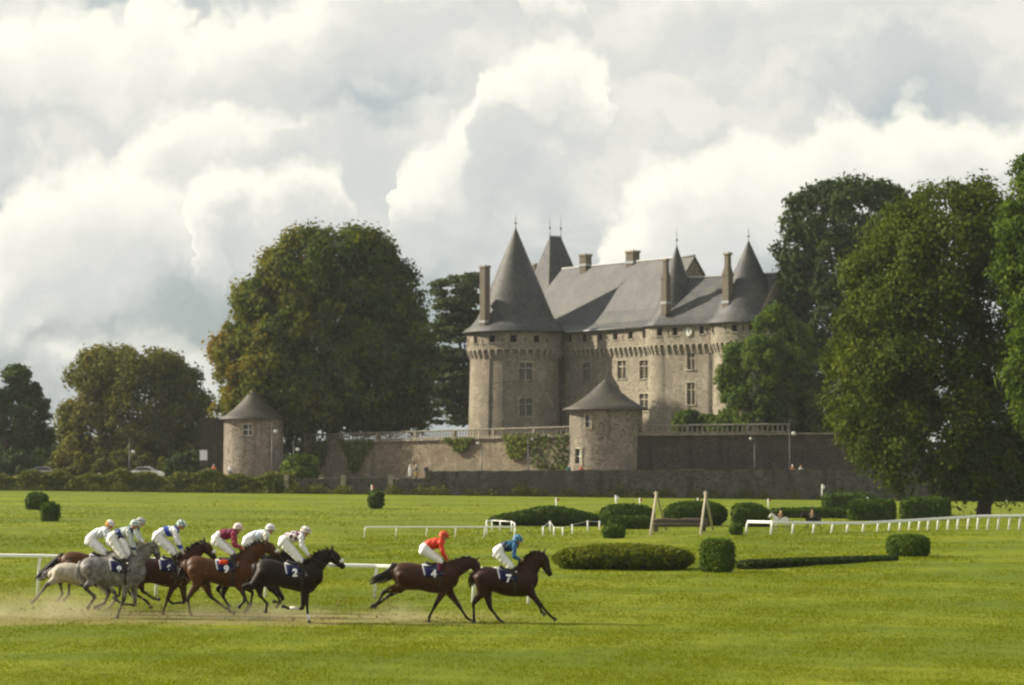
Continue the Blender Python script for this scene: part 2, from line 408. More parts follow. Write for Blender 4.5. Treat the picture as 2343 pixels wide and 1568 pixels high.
def build_ground():
    xs = sorted(set([-1500, -800, -400, -200, -120] + list(range(-90, 95, 6)) + [120, 200, 400, 800, 1500]))
    ys = sorted(set([-30, -10, 10, 30] + list(range(40, 300, 5)) + [300, 320, 350, 400, 500, 700, 1200, 2000, 3000]))
    rnd = random.Random(4)
    vs, fs = [], []
    for y in ys:
        for x in xs:
            z = gz(x, y)
            if 85 < y < 285 and abs(x) < 100: z += 0.05 * math.sin(x * 0.31 + y * 0.11) * math.sin(y * 0.17) * sstep(85, 120, y)
            vs.append((x, y, z))
    n = len(xs)
    for j in range(len(ys) - 1):
        for i in range(n - 1):
            fs.append((j * n + i, j * n + i + 1, (j + 1) * n + i + 1, (j + 1) * n + i))
    mb = MB(); mb.add(vs, fs, True)
    o = mb.build('ground', M['grass'], recalc=False); o['kind'] = 'structure'
build_ground()

# short grass on the near part of the course, a blade per triangle
M['blade'] = leaf_material('grass_blade', [(0.098, 0.135, 0.003), (0.128, 0.165, 0.003), (0.160, 0.192, 0.004), (0.20, 0.212, 0.008)], 0.30, 0.6)
def sstep_a(a, b, x):
    t = np.clip((x - a) / (b - a), 0, 1); return t * t * (3 - 2 * t)
def build_grass():
    rng = np.random.default_rng(7)
    n = 560000
    # even in the picture: dense near, thinning with distance
    t = rng.random(n); Y = 1.0 / (1 / 49.0 + t * (1 / 285.0 - 1 / 49.0))
    X = (rng.random(n) - 0.5) * 0.41 * Y
    n1 = np.sin(X * 0.9 + 1.3 * np.sin(Y * 0.35)) * np.sin(Y * 0.5 + X * 0.23) + 0.6 * np.sin(X * 2.3 + Y * 1.1) * np.sin(Y * 1.9 - X)
    keep = (rng.random(n) < 0.62 + 0.30 * n1) & (rng.random(n) > sstep_a(110, 270, Y))
    Yw = Y + 0.55 * np.sin(X * 0.8) + 0.4 * np.sin(X * 2.3 + 1.0) + 0.3 * np.sin(X * 5.1 + 2.0) + rng.normal(0, 0.35, n)
    lane = (Yw > 69.9) & (Yw < 75.2) & (X + rng.normal(0, 0.9, n) < -0.6 + 1.2 * np.sin(Y * 2)) & (rng.random(n) < 0.90)
    keep &= ~lane
    X, Y, n1 = X[keep], Y[keep], n1[keep]; n = len(X)
    Z = np.array([gz(a, b) for a, b in zip(X, Y)])
    h = (0.014 + 0.028 * rng.random(n)) * (1 + 0.35 * n1) * (Y / 75.0) ** 0.75; w = (0.014 + 0.016 * rng.random(n)) * (Y / 70.0)
    a = rng.random(n) * 2 * np.pi
    lx, ly = rng.normal(0, 0.5, n) * h, rng.normal(0, 0.5, n) * h
    v = np.zeros((n, 3, 3))
    v[:, 0] = np.stack([X - np.cos(a) * w, Y - np.sin(a) * w, Z - 0.01], 1)
    v[:, 1] = np.stack([X + np.cos(a) * w, Y + np.sin(a) * w, Z - 0.01], 1)
    v[:, 2] = np.stack([X + lx, Y + ly, Z + h], 1)
    tint = np.clip(0.42 + 0.16 * n1 + rng.normal(0, 0.10, n), 0, 1)
    me = np_mesh('grass', v.reshape(-1, 3), 3, {'tint': tint})
    o = link('grass', me, M['blade'], kind='stuff')
    tag(o, 'short sunlit turf of the racecourse', 'grass')
build_grass()

# ------------------------------------------------------------------ terraces below the castle
PROM = 1.7                                          # level of the promenade
M['gravel'] = plain('promenade_gravel', (0.24, 0.20, 0.14), 0.95, 0.1, 0.3, 2.0)
M['terrace_grass'] = plain('terrace_grass', (0.07, 0.095, 0.02), 0.95, 0.1, 0.35, 0.6)
mb = MB(); mb.add([(-140, 289.3, PROM), (120, 289.3, PROM), (120, 420, PROM), (-140, 420, PROM)], [(0, 1, 2, 3)])
o = mb.build('promenade', M['gravel'], recalc=False); o['kind'] = 'structure'

# corner points of the upper retaining wall (plan), left run towards the sun, right run facing the course
TL = [Vector((-26.2, 331.5, 0)), Vector((8.6, 302.6, 0))]
TR = [Vector((13.0, 302.2, 0)), Vector((46.0, 301.5, 0))]
TER = 6.0
mb = MB(); mb.add([(-26, 332, TER), (8.6, 303.2, TER), (46, 302.1, TER), (90, 330, TER), (90, 520, TER), (-26, 520, TER)], [(0, 1, 2, 3, 4, 5)])
o = mb.build('terrace', M['terrace_grass'], recalc=False); o['kind'] = 'structure'

def retaining_wall(name, label, a, b, za, zb, mat, thick=0.8):
    """wall from a to b with its top running from za to zb, coping course on top"""
    root = thing(name, label, 'wall', (a.x, a.y, PROM - 1.5))
    d = (b - a); L = d.length; d.normalize(); nrm = Vector((d.y, -d.x, 0))
    rnd = random.Random(3); n = max(6, int(L / 1.5)); vs = []; fs = []
    for i in range(n + 1):
        t = i / n; p = a + d * (L * t); zt = za + (zb - za) * t
        for j in range(7):
            z = PROM - 1.6 + (zt - PROM + 1.6) * j / 6
            q = p + nrm * (0.35 * (1 - j / 6) + rnd.uniform(-.04, .04))
            vs.append((q.x, q.y, z))
    for i in range(n):
        for j in range(6):
            fs.append((i * 7 + j, (i + 1) * 7 + j, (i + 1) * 7 + j + 1, i * 7 + j + 1))
    m = MB(); m.add(vs, fs)
    m.build('masonry', mat, root)
    c = MB(); k = max(4, int(L / 2.2))
    for i in range(k):
        t0, t1 = i / k, (i + 1) / k - 0.002
        p0, p1 = a + d * (L * t0), a + d * (L * t1)
        zt = za + (zb - za) * (t0 + t1) / 2
        cc = MB(); mid = (p0 + p1) / 2 - nrm * (thick / 2 - 0.2); mid.z = zt + 0.08 + rnd.uniform(-.01, .01)
        cc.box(mid, (p1 - p0).length, thick + 0.3, 0.2, (d, -nrm)); cc.build('coping_stone', M['baluster_stone'], root)
    return root

zL = (5.95, 6.72); zR = (6.78, 7.0)
retaining_wall('retaining_wall', 'sunlit brown rubble retaining wall hung with ivy, left of the small round tower', TL[0], TL[1], zL[0], zL[1], M['terrace_stone'])
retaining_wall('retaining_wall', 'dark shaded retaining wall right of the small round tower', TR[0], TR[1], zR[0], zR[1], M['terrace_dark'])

def baluster_mesh():
    m = MB(); m.lathe((0, 0, 0), [(0.10, 0), (0.10, 0.07), (0.055, 0.11), (0.115, 0.27), (0.055, 0.56), (0.095, 0.64), (0.095, 0.70)], 8)
    me = m.mesh('baluster'); me.materials.append(M['baluster_stone']); return me
BAL = baluster_mesh()
def balustrade(label, a, b, za, zb, step, pier_every):
    root = thing('balustrade', label, 'balustrade', (a.x, a.y, za))
    d = b - a; L = d.length; d.normalize(); nrm = Vector((d.y, -d.x, 0)); n = int(L / step); z0 = 0.18
    for i in range(n):
        t = (i + 0.5) / n; z = za + (zb - za) * t + z0 - za
        p = d * (L * t)
        if i % pier_every == 0:
            m = MB(); m.box((0, 0, 0.36), 0.34, 0.34, 0.74, (d, -nrm)); ob = m.build('pier', M['baluster_stone'], root, world=False); ob.location = (p.x, p.y, z)
        else:
            ob = bpy.data.objects.new('baluster', BAL); COL.objects.link(ob); ob.parent = root
            ob.location = (p.x, p.y, z); ob.rotation_euler = (0, 0, i * 0.3)
    m = MB(); h = z0 + 0.70
    q = [Vector((0, 0, h)) , d * L + Vector((0, 0, zb - za + h))]
    pr = []
    for s, zz in ((-.2, 0), (.2, 0), (.22, .10), (.14, .17), (-.14, .17), (-.22, .10)): pr.append(q[0] + nrm * s + Vector((0, 0, zz)))
    m.prism(pr, q[1] - q[0]); m.build('handrail', M['baluster_stone'], root, world=False)
    m = MB(); pr = [nrm * s + Vector((0, 0, zz)) for s, zz in ((-.21, 0.03), (.21, 0.03), (.21, z0), (-.21, z0))]
    m.prism(pr, d * L + Vector((0, 0, zb - za))); m.build('plinth', M['baluster_stone'], root, world=False)
    return root
balustrade('pale stone balustrade of turned balusters above the sunlit retaining wall', TL[0], TL[1], zL[0] + .17, zL[1] + .17, 0.44, 14)
balustrade('stone balustrade in front of the gatehouse, right of the small round tower', TR[0], TR[1] - Vector((14, -.3, 0)), zR[0] + .17, zR[1] + .13, 0.56, 12)

# the low boundary wall between course and promenade
def low_wall(name, label, pts, tops, mat):
    root = thing(name, label, 'wall', (pts[0].x, pts[0].y, gz(pts[0].x, 288)))
    rnd = random.Random(11); vs, fs = [], []
    n = 0
    for k in range(len(pts) - 1):
        a, b = pts[k], pts[k + 1]; L = (b - a).length; m = max(2, int(L / 0.9))
        for i in range(m + (1 if k == len(pts) - 2 else 0)):
            t = i / m; p = a.lerp(b, t); zt = tops[k] + (tops[k + 1] - tops[k]) * t + rnd.uniform(-.07, .07); z0 = gz(p.x, 288) - 0.4
            for j in range(7):
                vs.append((p.x, p.y + 0.25 * (j / 6) - 0.25 + rnd.uniform(-.05, .05), z0 + (zt - z0) * j / 6))
            vs.append((p.x, p.y + 0.62, zt + rnd.uniform(-.03, .03))); vs.append((p.x, p.y + 0.65, PROM - 0.2))
            n += 1
    for i in range(n - 1):
        for j in range(8): fs.append((i * 9 + j, (i + 1) * 9 + j, (i + 1) * 9 + j + 1, i * 9 + j + 1))
    m = MB(); m.add(vs, fs); m.build('masonry', mat, root)
    return root
V = Vector
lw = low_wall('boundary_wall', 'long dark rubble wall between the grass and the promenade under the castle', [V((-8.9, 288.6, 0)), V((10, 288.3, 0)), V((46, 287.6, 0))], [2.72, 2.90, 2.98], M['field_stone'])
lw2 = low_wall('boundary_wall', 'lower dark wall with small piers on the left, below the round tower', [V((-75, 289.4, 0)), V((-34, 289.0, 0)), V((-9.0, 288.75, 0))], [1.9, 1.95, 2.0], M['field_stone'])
for xp in (785, 893, 655):
    p = P(xp, 1100, 288.4); m = MB(); m.box((p.x, 288.5, 1.2), 0.5, 0.5, 2.3); m.build('pier', M['dressed_stone'], lw2)
m = MB(); m.box((-9.2, 288.75, 1.35), 0.7, 0.7, 3.0); m.build('pier', M['field_stone'], lw)
# ------------------------------------------------------------------ the castle
z4 = zoomer(1700, 780, 0.36347); z5 = zoomer(2400, 850, 0.3189); z6 = zoomer(1700, 1200, 0.3201); z7 = zoomer(2300, 1200, 0.34144)
def rect(zf, x, y, w, h):
    a = zf(x - w / 2, y - h / 2); b = zf(x + w / 2, y + h / 2); return (a[0], b[0], a[1], b[1])

class Plane:
    """upright wall face: u runs to the right along it, d goes into the wall"""
    def __init__(s, a, b, proud=0.0):
        a, b = Vector((a[0], a[1], 0)), Vector((b[0], b[1], 0)); s.t = (b - a).normalized()
        s.n = Vector((s.t.y, -s.t.x, 0)); s.a = a + s.n * proud; s.L = (b - a).length
    def pt(s, u, z, d=0.0):
        p = s.a + s.t * u - s.n * d; return Vector((p.x, p.y, z))
    def u_of(s, x):
        k = (x - CXP) / FPX; return (k * s.a.y - s.a.x) / (s.t.x - k * s.t.y)
    def z_of(s, u, y):
        p = s.pt(u, 0); return HC - (y - CYP) / FPX * p.y
    def axes(s, u): return (s.t, -s.n)
    def scale(s): return 1.0
    def cuts(s): return [0.0, s.L]
class Drum:
    """round wall: u is the angle, measured so that it grows to the right"""
    def __init__(s, cx, cy, r, r_base=None, z0=0.0, z1=1.0, n=56):
        s.c = Vector((cx, cy, 0)); s.r = r; s.rb = r if r_base is None else r_base; s.z0, s.z1 = z0, z1; s.nseg = n
    def rad(s, z): return s.rb + (s.r - s.rb) * min(1, max(0, (z - s.z0) / (s.z1 - s.z0)))
    def pt(s, u, z, d=0.0):
        r = s.rad(z) - d; return Vector((s.c.x + r * math.cos(u), s.c.y + r * math.sin(u), z))
    def u_of(s, x):
        k = (x - CXP) / FPX; A = k * k + 1; B = -2 * (k * s.c.x + s.c.y); C = s.c.x ** 2 + s.c.y ** 2 - s.r ** 2
        D = max(0.0, B * B - 4 * A * C); Y = (-B - math.sqrt(D)) / (2 * A); return math.atan2(Y - s.c.y, k * Y - s.c.x)
    def z_of(s, u, y):
        p = s.pt(u, s.z1); return HC - (y - CYP) / FPX * p.y
    def axes(s, u):
        n = Vector((math.cos(u), math.sin(u), 0)); return (Vector((-n.y, n.x, 0)), -n)
    def cuts(s): return [-math.pi + 2 * math.pi * i / s.nseg for i in range(s.nseg + 1)]

def wall_panel(surf, z0, z1, holes, depth=0.35, nz=8):
    """wall skin with real openings: holes are (u0, u1, z0, z1)"""
    us = set(surf.cuts()); zs = set(z0 + (z1 - z0) * i / nz for i in range(nz + 1))
    for h in holes: us |= {h[0], h[1]}; zs |= {h[2], h[3]}
    us, zs = sorted(us), sorted(zs); m = MB(); idx = {}; vs = []
    def vid(i, j, d):
        if (i, j, d) not in idx: idx[(i, j, d)] = len(vs); vs.append(surf.pt(us[i], zs[j], d))
        return idx[(i, j, d)]
    inside = lambda u, z: any(h[0] < u < h[1] and h[2] < z < h[3] for h in holes)
    cell = [[inside((us[i] + us[i + 1]) / 2, (zs[j] + zs[j + 1]) / 2) for j in range(len(zs) - 1)] for i in range(len(us) - 1)]
    fs = []
    for i in range(len(us) - 1):
        for j in range(len(zs) - 1):
            if not cell[i][j]:
                fs.append((vid(i, j, 0), vid(i + 1, j, 0), vid(i + 1, j + 1, 0), vid(i, j + 1, 0)))
            else:
                if i == 0 or not cell[i - 1][j]: fs.append((vid(i, j, 0), vid(i, j + 1, 0), vid(i, j + 1, depth), vid(i, j, depth)))
                if i == len(us) - 2 or not cell[i + 1][j]: fs.append((vid(i + 1, j, 0), vid(i + 1, j, depth), vid(i + 1, j + 1, depth), vid(i + 1, j + 1, 0)))
                if j == 0 or not cell[i][j - 1]: fs.append((vid(i, j, 0), vid(i, j, depth), vid(i + 1, j, depth), vid(i + 1, j, 0)))
                if j == len(zs) - 2 or not cell[i][j + 1]: fs.append((vid(i, j + 1, 0), vid(i + 1, j + 1, 0), vid(i + 1, j + 1, depth), vid(i, j + 1, depth)))
    m.add(vs, fs, False)
    return m
def hole(surf, r):
    x0, x1, y0, y1 = r; u0, u1 = surf.u_of(x0), surf.u_of(x1); uc = (u0 + u1) / 2
    return (min(u0, u1), max(u0, u1), surf.z_of(uc, y1), surf.z_of(uc, y0))

castle = thing('castle', 'medieval stone castle with slate cone roofs, machicolated towers and tall chimneys', 'castle', (12, 335, 5.4))

def window_in(surf, h, kind, depth=0.35):
    """fills an opening: 'cross' = stone cross window with leaded lights, 'slit' = plain, 'void' = open attic hole"""
    u0, u1, z0, z1 = h; uc, zc = (u0 + u1) / 2, (z0 + z1) / 2
    X, Yi = surf.axes(uc); pc = surf.pt(uc, zc); w = (surf.pt(u1, zc) - surf.pt(u0, zc)).length; hh = z1 - z0
    def bx(m, du, dz, d, sx, sy, sz):
        m.box(pc + X * du + Yi * d + Vector((0, 0, dz)), sx, sy, sz, (X, Yi))
    if kind == 'void':
        m = MB(); bx(m, 0, 0, depth + 0.25, w + 0.3, 0.05, hh + 0.3); m.build('attic_opening', M['void'], castle)
        m = MB(); bx(m, 0, -hh / 2 - 0.055, -0.03, w + 0.3, 0.16, 0.11); m.build('sill', M['dressed_stone'], castle)
        return
    m = MB(); fw = 0.13
    if kind == 'cross':
        for s in (-1, 1): bx(m, s * (w / 2 + 0.10), 0, 0.055, 0.22, 0.17, hh + 0.44)
        bx(m, 0, hh / 2 + 0.11, 0.06, w - 0.02, 0.18, 0.22)
        bx(m, 0, 0.18 * hh, 0.16, w, 0.14, fw); bx(m, 0, 0, 0.155, fw, 0.15, hh)
    else:
        bx(m, 0, hh / 2 + 0.08, 0.05, w + 0.3, 0.16, 0.16)
    win = m.build('window', M['dressed_stone'], castle)
    m = MB(); bx(m, 0, -hh / 2 - 0.06, -0.02, w + 0.36, 0.22, 0.12); m.build('sill', M['dressed_stone'], win)
    if kind == 'cross':
        zt = 0.18 * hh
        for s in (-1, 1):
            for (za, zb, nr) in ((-hh / 2, zt - fw / 2, 4), (zt + fw / 2, hh / 2, 2)):
                ww = w / 2 - fw / 2; cxu = s * (fw / 2 + ww / 2); zm = (za + zb) / 2; ph = zb - za
                g = MB(); bx(g, cxu, zm, 0.30, ww, 0.02, ph); g.build('pane', M['glass'], win)
                b = MB()
                for q in (-1, 1): bx(b, cxu + q * (ww / 2 - 0.03), zm, 0.25, 0.06, 0.05, ph)
                bx(b, cxu, zm, 0.252, 0.045, 0.05, ph - 0.12)
                for q in range(nr + 1): bx(b, cxu, za + 0.03 + (ph - 0.06) * q / nr, 0.25, ww - 0.12, 0.046, 0.045)
                b.build('glazing_bars', M['wood_frame'], win)
    else:
        g = MB(); bx(g, 0, 0, 0.30, w, 0.02, hh); g.build('pane', M['glass'], win)

def corbel_mesh(w=0.30):
    m = MB()
    for k, dpt in enumerate((0.17, 0.33, 0.47)):
        m.box((0, -dpt / 2 + 0.02, 0.18 + 0.37 * k), w, dpt + 0.04, 0.362)
    me = m.mesh('corbel'); me.materials.append(M['dressed_stone']); return me
CORB = corbel_mesh()
def corbels(surf, us, z):
    for u in us:
        p = surf.pt(u, z); X, Yi = surf.axes(u)
        o = bpy.data.objects.new('corbel', CORB); COL.objects.link(o); o.parent = castle
        o.location = p - origin(castle); o.rotation_euler = (0, 0, math.atan2(X.y, X.x))

ZB, ZC0, ZC1, ZE = 5.0, 17.10, 18.20, 20.55           # foot, corbels, eave
# --- main range
E0, E1 = Vector((5.0, 346.8)), Vector((17.4, 329.1))
main_lo = Plane(E0, E1); main_up = Plane(E0, E1, 0.45)
wins = [hole(main_lo, rect(z6, 1615, 645, 92, 210)), hole(main_lo, rect(z6, 2035, 622, 106, 212)), hole(main_lo, rect(z7, 395, 580, 98, 200)),
        hole(main_lo, rect(z7, 395, 945, 98, 190))]
slits = [hole(main_lo, rect(z6, x, y, 30, h)) for x, y, h in ((1309, 660, 75), (1317, 915, 70), (1317, 1130, 70))]
wall_panel(main_lo, ZB, ZC1, wins + slits, nz=10).build('wall', M['castle_stone'], castle)
for h in wins: window_in(main_lo, h, 'cross')
for h in slits: window_in(main_lo, h, 'slit')
att = [hole(main_up, rect(z6, x, y, 52, 84)) for x, y in ((1412, 252), (1592, 246), (1772, 237), (1956, 228), (2134, 217), (2303, 205))]
loops = [hole(main_up, rect(z6, x, y, 14, 44)) for x, y in ((1315, 290), (1500, 262), (1682, 255), (1862, 245), (2046, 238))]
wall_panel(main_up, ZC1, ZE, att + loops, nz=4).build('parapet', M['castle_stone'], castle)
for h in att + loops: window_in(main_up, h, 'void')
corbels(main_lo, [0.5 + i * 1.0 for i in range(22)], ZC0)
m = MB(); m.box(main_lo.pt(11, ZC1 + .05, -.24), 21.4, 0.50, 0.12, main_lo.axes(0)); m.build('parapet_soffit', M['dressed_stone'], castle)

# --- great tower on the left corner
BT = (0.49, 345.0)
bt_lo = Drum(*BT, 5.95, 6.28, ZB, ZC1, 64); bt_up = Drum(*BT, 6.40, None, ZC1, ZE, 64)
wins = [hole(bt_lo, rect(z6, 897, 640, 150, 200)), hole(bt_lo, rect(z6, 897, 1068, 150, 210))]
wall_panel(bt_lo, ZB, ZC1, wins, nz=10).build('tower_wall', M['castle_stone'], castle)
for h in wins: window_in(bt_lo, h, 'cross')
att = [hole(bt_up, rect(z6, x, y, w * 1.15, 84)) for x, y, w in ((305, 272, 38), (499, 258, 62), (752, 255, 66), (1030, 258, 64), (221, 290, 10))]
loops = [hole(bt_up, rect(z6, x, y, 14, 46)) for x, y in ((390, 290), (622, 270), (898, 268), (1156, 275))]
wall_panel(bt_up, ZC1, ZE, att + loops, nz=4).build('tower_parapet', M['castle_stone'], castle)
for h in att + loops: window_in(bt_up, h, 'void')
corbels(bt_lo, [math.radians(-215 + i * 9.2) for i in range(24)], ZC0)
m = MB(); m.lathe((BT[0], BT[1], ZC1 - .02), [(5.9, 0), (6.42, 0), (6.42, 0.1), (5.9, 0.1)], 48, cap=False); m.build('parapet_soffit', M['dressed_stone'], castle)

# --- round turret and gatehouse and right tower
T1c, T2c = (20.67, 329.0), (29.0, 321.6)
t1_lo = Drum(*T1c, 3.50, 3.58, ZB, ZC1, 40); t1_up = Drum(*T1c, 3.93, None, ZC1, ZE, 40)
wall_panel(t1_lo, ZB, ZC1, [], nz=6).build('turret_wall', M['castle_stone'], castle)
att = [hole(t1_up, rect(z5, 292, 1275, 62, 92))]
wall_panel(t1_up, ZC1, ZE, att, nz=3).build('turret_parapet', M['castle_stone'], castle)
for h in att: window_in(t1_up, h, 'void')
corbels(t1_lo, [math.radians(-200 + i * 12) for i in range(9)], ZC0)
t2_lo = Drum(*T2c, 4.30, 4.45, ZB, ZC1, 48); t2_up = Drum(*T2c, 4.74, None, ZC1, ZE, 48)
wall_panel(t2_lo, ZB, ZC1, [], nz=6).build('tower_wall', M['castle_stone'], castle)
att = [hole(t2_up, rect(z5, 927, 1248, 26, 80)), hole(t2_up, rect(z5, 1180, 1230, 62, 80)), hole(t2_up, rect(z5, 1385, 1220, 56, 80))]
loops = [hole(t2_up, rect(z5, x, y, 18, 60)) for x, y in ((1078, 1235), (1285, 1225))]
wall_panel(t2_up, ZC1, ZE, att + loops, nz=3).build('tower_parapet', M['castle_stone'], castle)
for h in att + loops: window_in(t2_up, h, 'void')
corbels(t2_lo, [math.radians(-195 + i * 10.5) for i in range(17)], ZC0)
for c, r0, r1 in ((T1c, 3.45, 3.95), (T2c, 4.25, 4.76)):
    m = MB(); m.lathe((c[0], c[1], ZC1 - .02), [(r0, 0), (r1, 0), (r1, .1), (r0, .1)], 40, cap=False); m.build('parapet_soffit', M['dressed_stone'], castle)

G0, G1 = Vector((19.05, 325.6)), Vector((25.6, 320.4))
g_lo = Plane(G0, G1); g_up = Plane(G0, G1, 0.45)
wins = [hole(g_lo, rect(z7, 915, 490, 88, 180)), hole(g_lo, rect(z7, 915, 848, 90, 245))]
wall_panel(g_lo, ZB, ZC1, wins, nz=8).build('gatehouse_wall', M['castle_stone'], castle)
for h in wins: window_in(g_lo, h, 'cross')
att = [hole(g_up, rect(z5, 475, 1270, 56, 92)), hole(g_up, rect(z5, 790, 1252, 54, 92))]
loops = [hole(g_up, rect(z5, x, y, 14, 50)) for x, y in ((395, 1285), (860, 1255))]
ck = hole(g_up, rect(z5, 638, 1270, 100, 120))
wall_panel(g_up, ZC1, ZE, att + loops, nz=3).build('gatehouse_parapet', M['castle_stone'], castle)
for h in att + loops: window_in(g_up, h, 'void')
corbels(g_lo, [0.4 + i * 0.92 for i in range(9)], ZC0)
m = MB(); m.box(g_lo.pt(g_lo.L / 2, ZC1 + .04, -.24), g_lo.L, .5, .12, g_lo.axes(0)); m.build('parapet_soffit', M['dressed_stone'], castle)
# clock: stone ring, pale dial, two hands
uc, zc = (ck[0] + ck[1]) / 2, (ck[2] + ck[3]) / 2; R = (ck[3] - ck[2]) / 2
def disc(m, surf, u, z, r, d0, d1, n=24, r_in=0.0):
    X, Yi = surf.axes(u); c = surf.pt(u, z)
    ring = lambda r_, d: [c + Yi * d + X * (r_ * math.cos(2 * math.pi * i / n)) + Vector((0, 0, r_ * math.sin(2 * math.pi * i / n))) for i in range(n)]
    if r_in <= 0: m.prism(ring(r, d0), Yi * (d1 - d0))
    else:
        a, b, c2, d2 = ring(r, d0), ring(r_in, d0), ring(r_in, d1), ring(r, d1); vs = a + b + c2 + d2; fs = []
        for i in range(n):
            k = (i + 1) % n; fs += [(i, k, n + k, n + i), (n + i, n + k, 2 * n + k, 2 * n + i), (3 * n + i, 3 * n + k, k, i)]
        m.add(vs, fs)
m = MB(); disc(m, g_up, uc, zc, R * 0.82, -0.06, 0.02); clock = m.build('clock', M['clock'], castle)
m = MB(); disc(m, g_up, uc, zc, R, -0.14, 0.02, 24, R * 0.8); m.build('clock_surround', M['dressed_stone'], clock)
m = MB(); X, Yi = g_up.axes(0)
for ang, ln in ((0.6, R * .5), (2.5, R * .68)):
    dv = X * math.sin(ang) + Vector((0, 0, math.cos(ang))); m.tube([g_up.pt(uc, zc, .09 * -1), g_up.pt(uc, zc, -.09) + dv * ln], 0.035, 4)
m.build('clock_hands', M['dark_iron'], clock)

# sides and back so that the castle is closed from every side
tm, nm = main_lo.t, main_lo.n
def back_wall(a, b, z1, name='back_wall'):
    s = Plane(a, b); wall_panel(s, ZB, z1, [], nz=3).build(name, M['castle_stone'], castle)
A_ = Vector((0.5, 353.0, 0)); depth_main = 13.0; bk = -nm * depth_main
left_end = main_lo.a + tm * (-10.0); right_end = main_lo.a + tm * 21.6
back_wall((right_end + bk).to_2d(), (left_end + bk).to_2d(), ZE); back_wall((left_end + bk).to_2d(), left_end.to_2d(), ZE)
back_wall(right_end.to_2d(), (right_end + bk).to_2d(), ZE)
gb = -g_lo.n * 10.0; ga, gb1 = g_lo.a, g_lo.a + g_lo.t * (g_lo.L + 6)
back_wall((gb1).to_2d(), (gb1 + gb).to_2d(), ZE)

# drainpipes
m = MB(); u = bt_lo.u_of(1120.5); m.tube([bt_lo.pt(u, z, -0.09) for z in (ZB, 9, 13, ZC0 - .1)], 0.075, 8); m.build('drainpipe', M['pipe'], castle)
m = MB(); m.tube([bt_lo.pt(bt_lo.u_of(1277), z, -0.08) for z in (ZB, 9, 13, ZC0)], 0.07, 8); m.build('drainpipe', M['dark_iron'], castle)
m = MB(); u = g_lo.u_of(1621.5); m.tube([g_lo.pt(u, z, -0.12) for z in (ZB, 9, 13, ZC0)], 0.07, 8); m.build('drainpipe', M['pipe'], castle)
m = MB(); u = g_lo.u_of(1614); m.tube([g_lo.pt(u, z, -0.08) for z in (ZB, 9.2)], 0.06, 8); m.build('drainpipe', M['pipe'], castle)

# --- roofs
def cone_roof(c, prof, ze, n=56, name='tower_roof', mat=None):
    m = MB(); p = [(prof[0][0] - 0.35, -0.12), (prof[0][0], -0.10)] + prof
    m.lathe((c[0], c[1], ze), p, n, cap=False); return m.build(name, mat or M['slate'], castle)
def finial(roof, p, h, k=1.0):
    m = MB(); m.lathe(p, [(0.16 * k, -0.35), (0.10 * k, 0.25), (0.05 * k, 0.5), (0.05 * k, 0.32 * h), (0.22 * k, 0.36 * h), (0.24 * k, 0.40 * h), (0.06 * k, 0.46 * h), (0.045 * k, 0.62 * h), (0.12 * k, 0.65 * h), (0.035 * k, 0.68 * h), (0.012 * k, h)], 8)
    m.build('finial', M['dark_iron'], roof)
r = cone_roof(BT, [(7.05, 0.0), (5.9, 0.85), (5.1, 1.85), (4.75, 2.6), (0.05, 13.8)], ZE + .05); finial(r, (BT[0], BT[1], 34.2), 2.2, .7)
r = cone_roof(T1c, [(4.35, 0.0), (3.4, 0.8), (2.75, 1.9), (2.35, 3.0), (0.05, 10.15)], ZE + .1, 48, 'turret_roof'); finial(r, (T1c[0], T1c[1], 30.5), 2.6, .6)
r = cone_roof(T2c, [(5.35, 0.0), (4.5, 0.7), (3.95, 1.6), (3.7, 2.3), (0.05, 10.15)], ZE + .1, 48); finial(r, (T2c[0], T2c[1], 30.5), 2.2, .6)

def roof_sheet(rows, name='roof', mat=None, thick=0.16):
    """rows of points from eave to ridge, given an even thickness"""
    m = MB(); k = len(rows[0]); top = [p for r_ in rows for p in r_]; low = [Vector(p) - Vector((0, 0, thick)) for p in top]
    vs = top + low; n = len(top); fs = []
    for j in range(len(rows) - 1):
        for i in range(k - 1):
            f = (j * k + i, j * k + i + 1, (j + 1) * k + i + 1, (j + 1) * k + i); fs += [f, tuple(n + q for q in reversed(f))]
    for i in range(k - 1):
        fs += [(i, n + i, n + i + 1, i + 1)]
    m.add(vs, fs, False); return m.build(name, mat or M['slate'], castle)
def mp(s, back, z):
    p = main_lo.a + tm * s - nm * back; return Vector((p.x, p.y, z))
ZR = 29.75
sl, sr, hb = -9.5, 22.4, 6.5
prof = [(-.95, ZE + .12), (0.2, ZE + .95), (1.6, ZE + 2.55), (hb, ZR)]
hip = [(-1.0, 0), (0.1, .2), (1.2, .8), (3.4, 3.2)]
def lerp_s(i): return sl + hip[i][0]
front = []
for i, (b, z) in enumerate(prof):
    s0 = sl + hip[i][0]
    front.append([mp(s0 + (sr - s0) * t / 10, b, z) for t in range(11)])
main_roof = roof_sheet(front)
backr = [[mp(sl + hip[i][0] + (sr - sl - hip[i][0]) * (10 - t) / 10, depth_main - b, z) for t in range(11)] for i, (b, z) in enumerate(prof)]
roof_sheet(backr)
left = [[mp(sl + hip[i][0], b + (depth_main - 2 * b) * (6 - t) / 6, z) for t in range(7)] for i, (b, z) in enumerate(prof)]
roof_sheet(left)
m = MB(); m.prism([mp(sr - .5, 0.2, ZE), mp(sr - .5, depth_main - .2, ZE), mp(sr - .5, hb, ZR - .2)], tm * 0.3); m.build('gable', M['castle_stone'], castle)
m = MB(); m.tube([mp(sl + 3.4 + (sr - sl - 3.4) * t / 8, hb, ZR + 0.03) for t in range(9)], 0.14, 8); m.build('ridge_cap', M['lead'], main_roof)
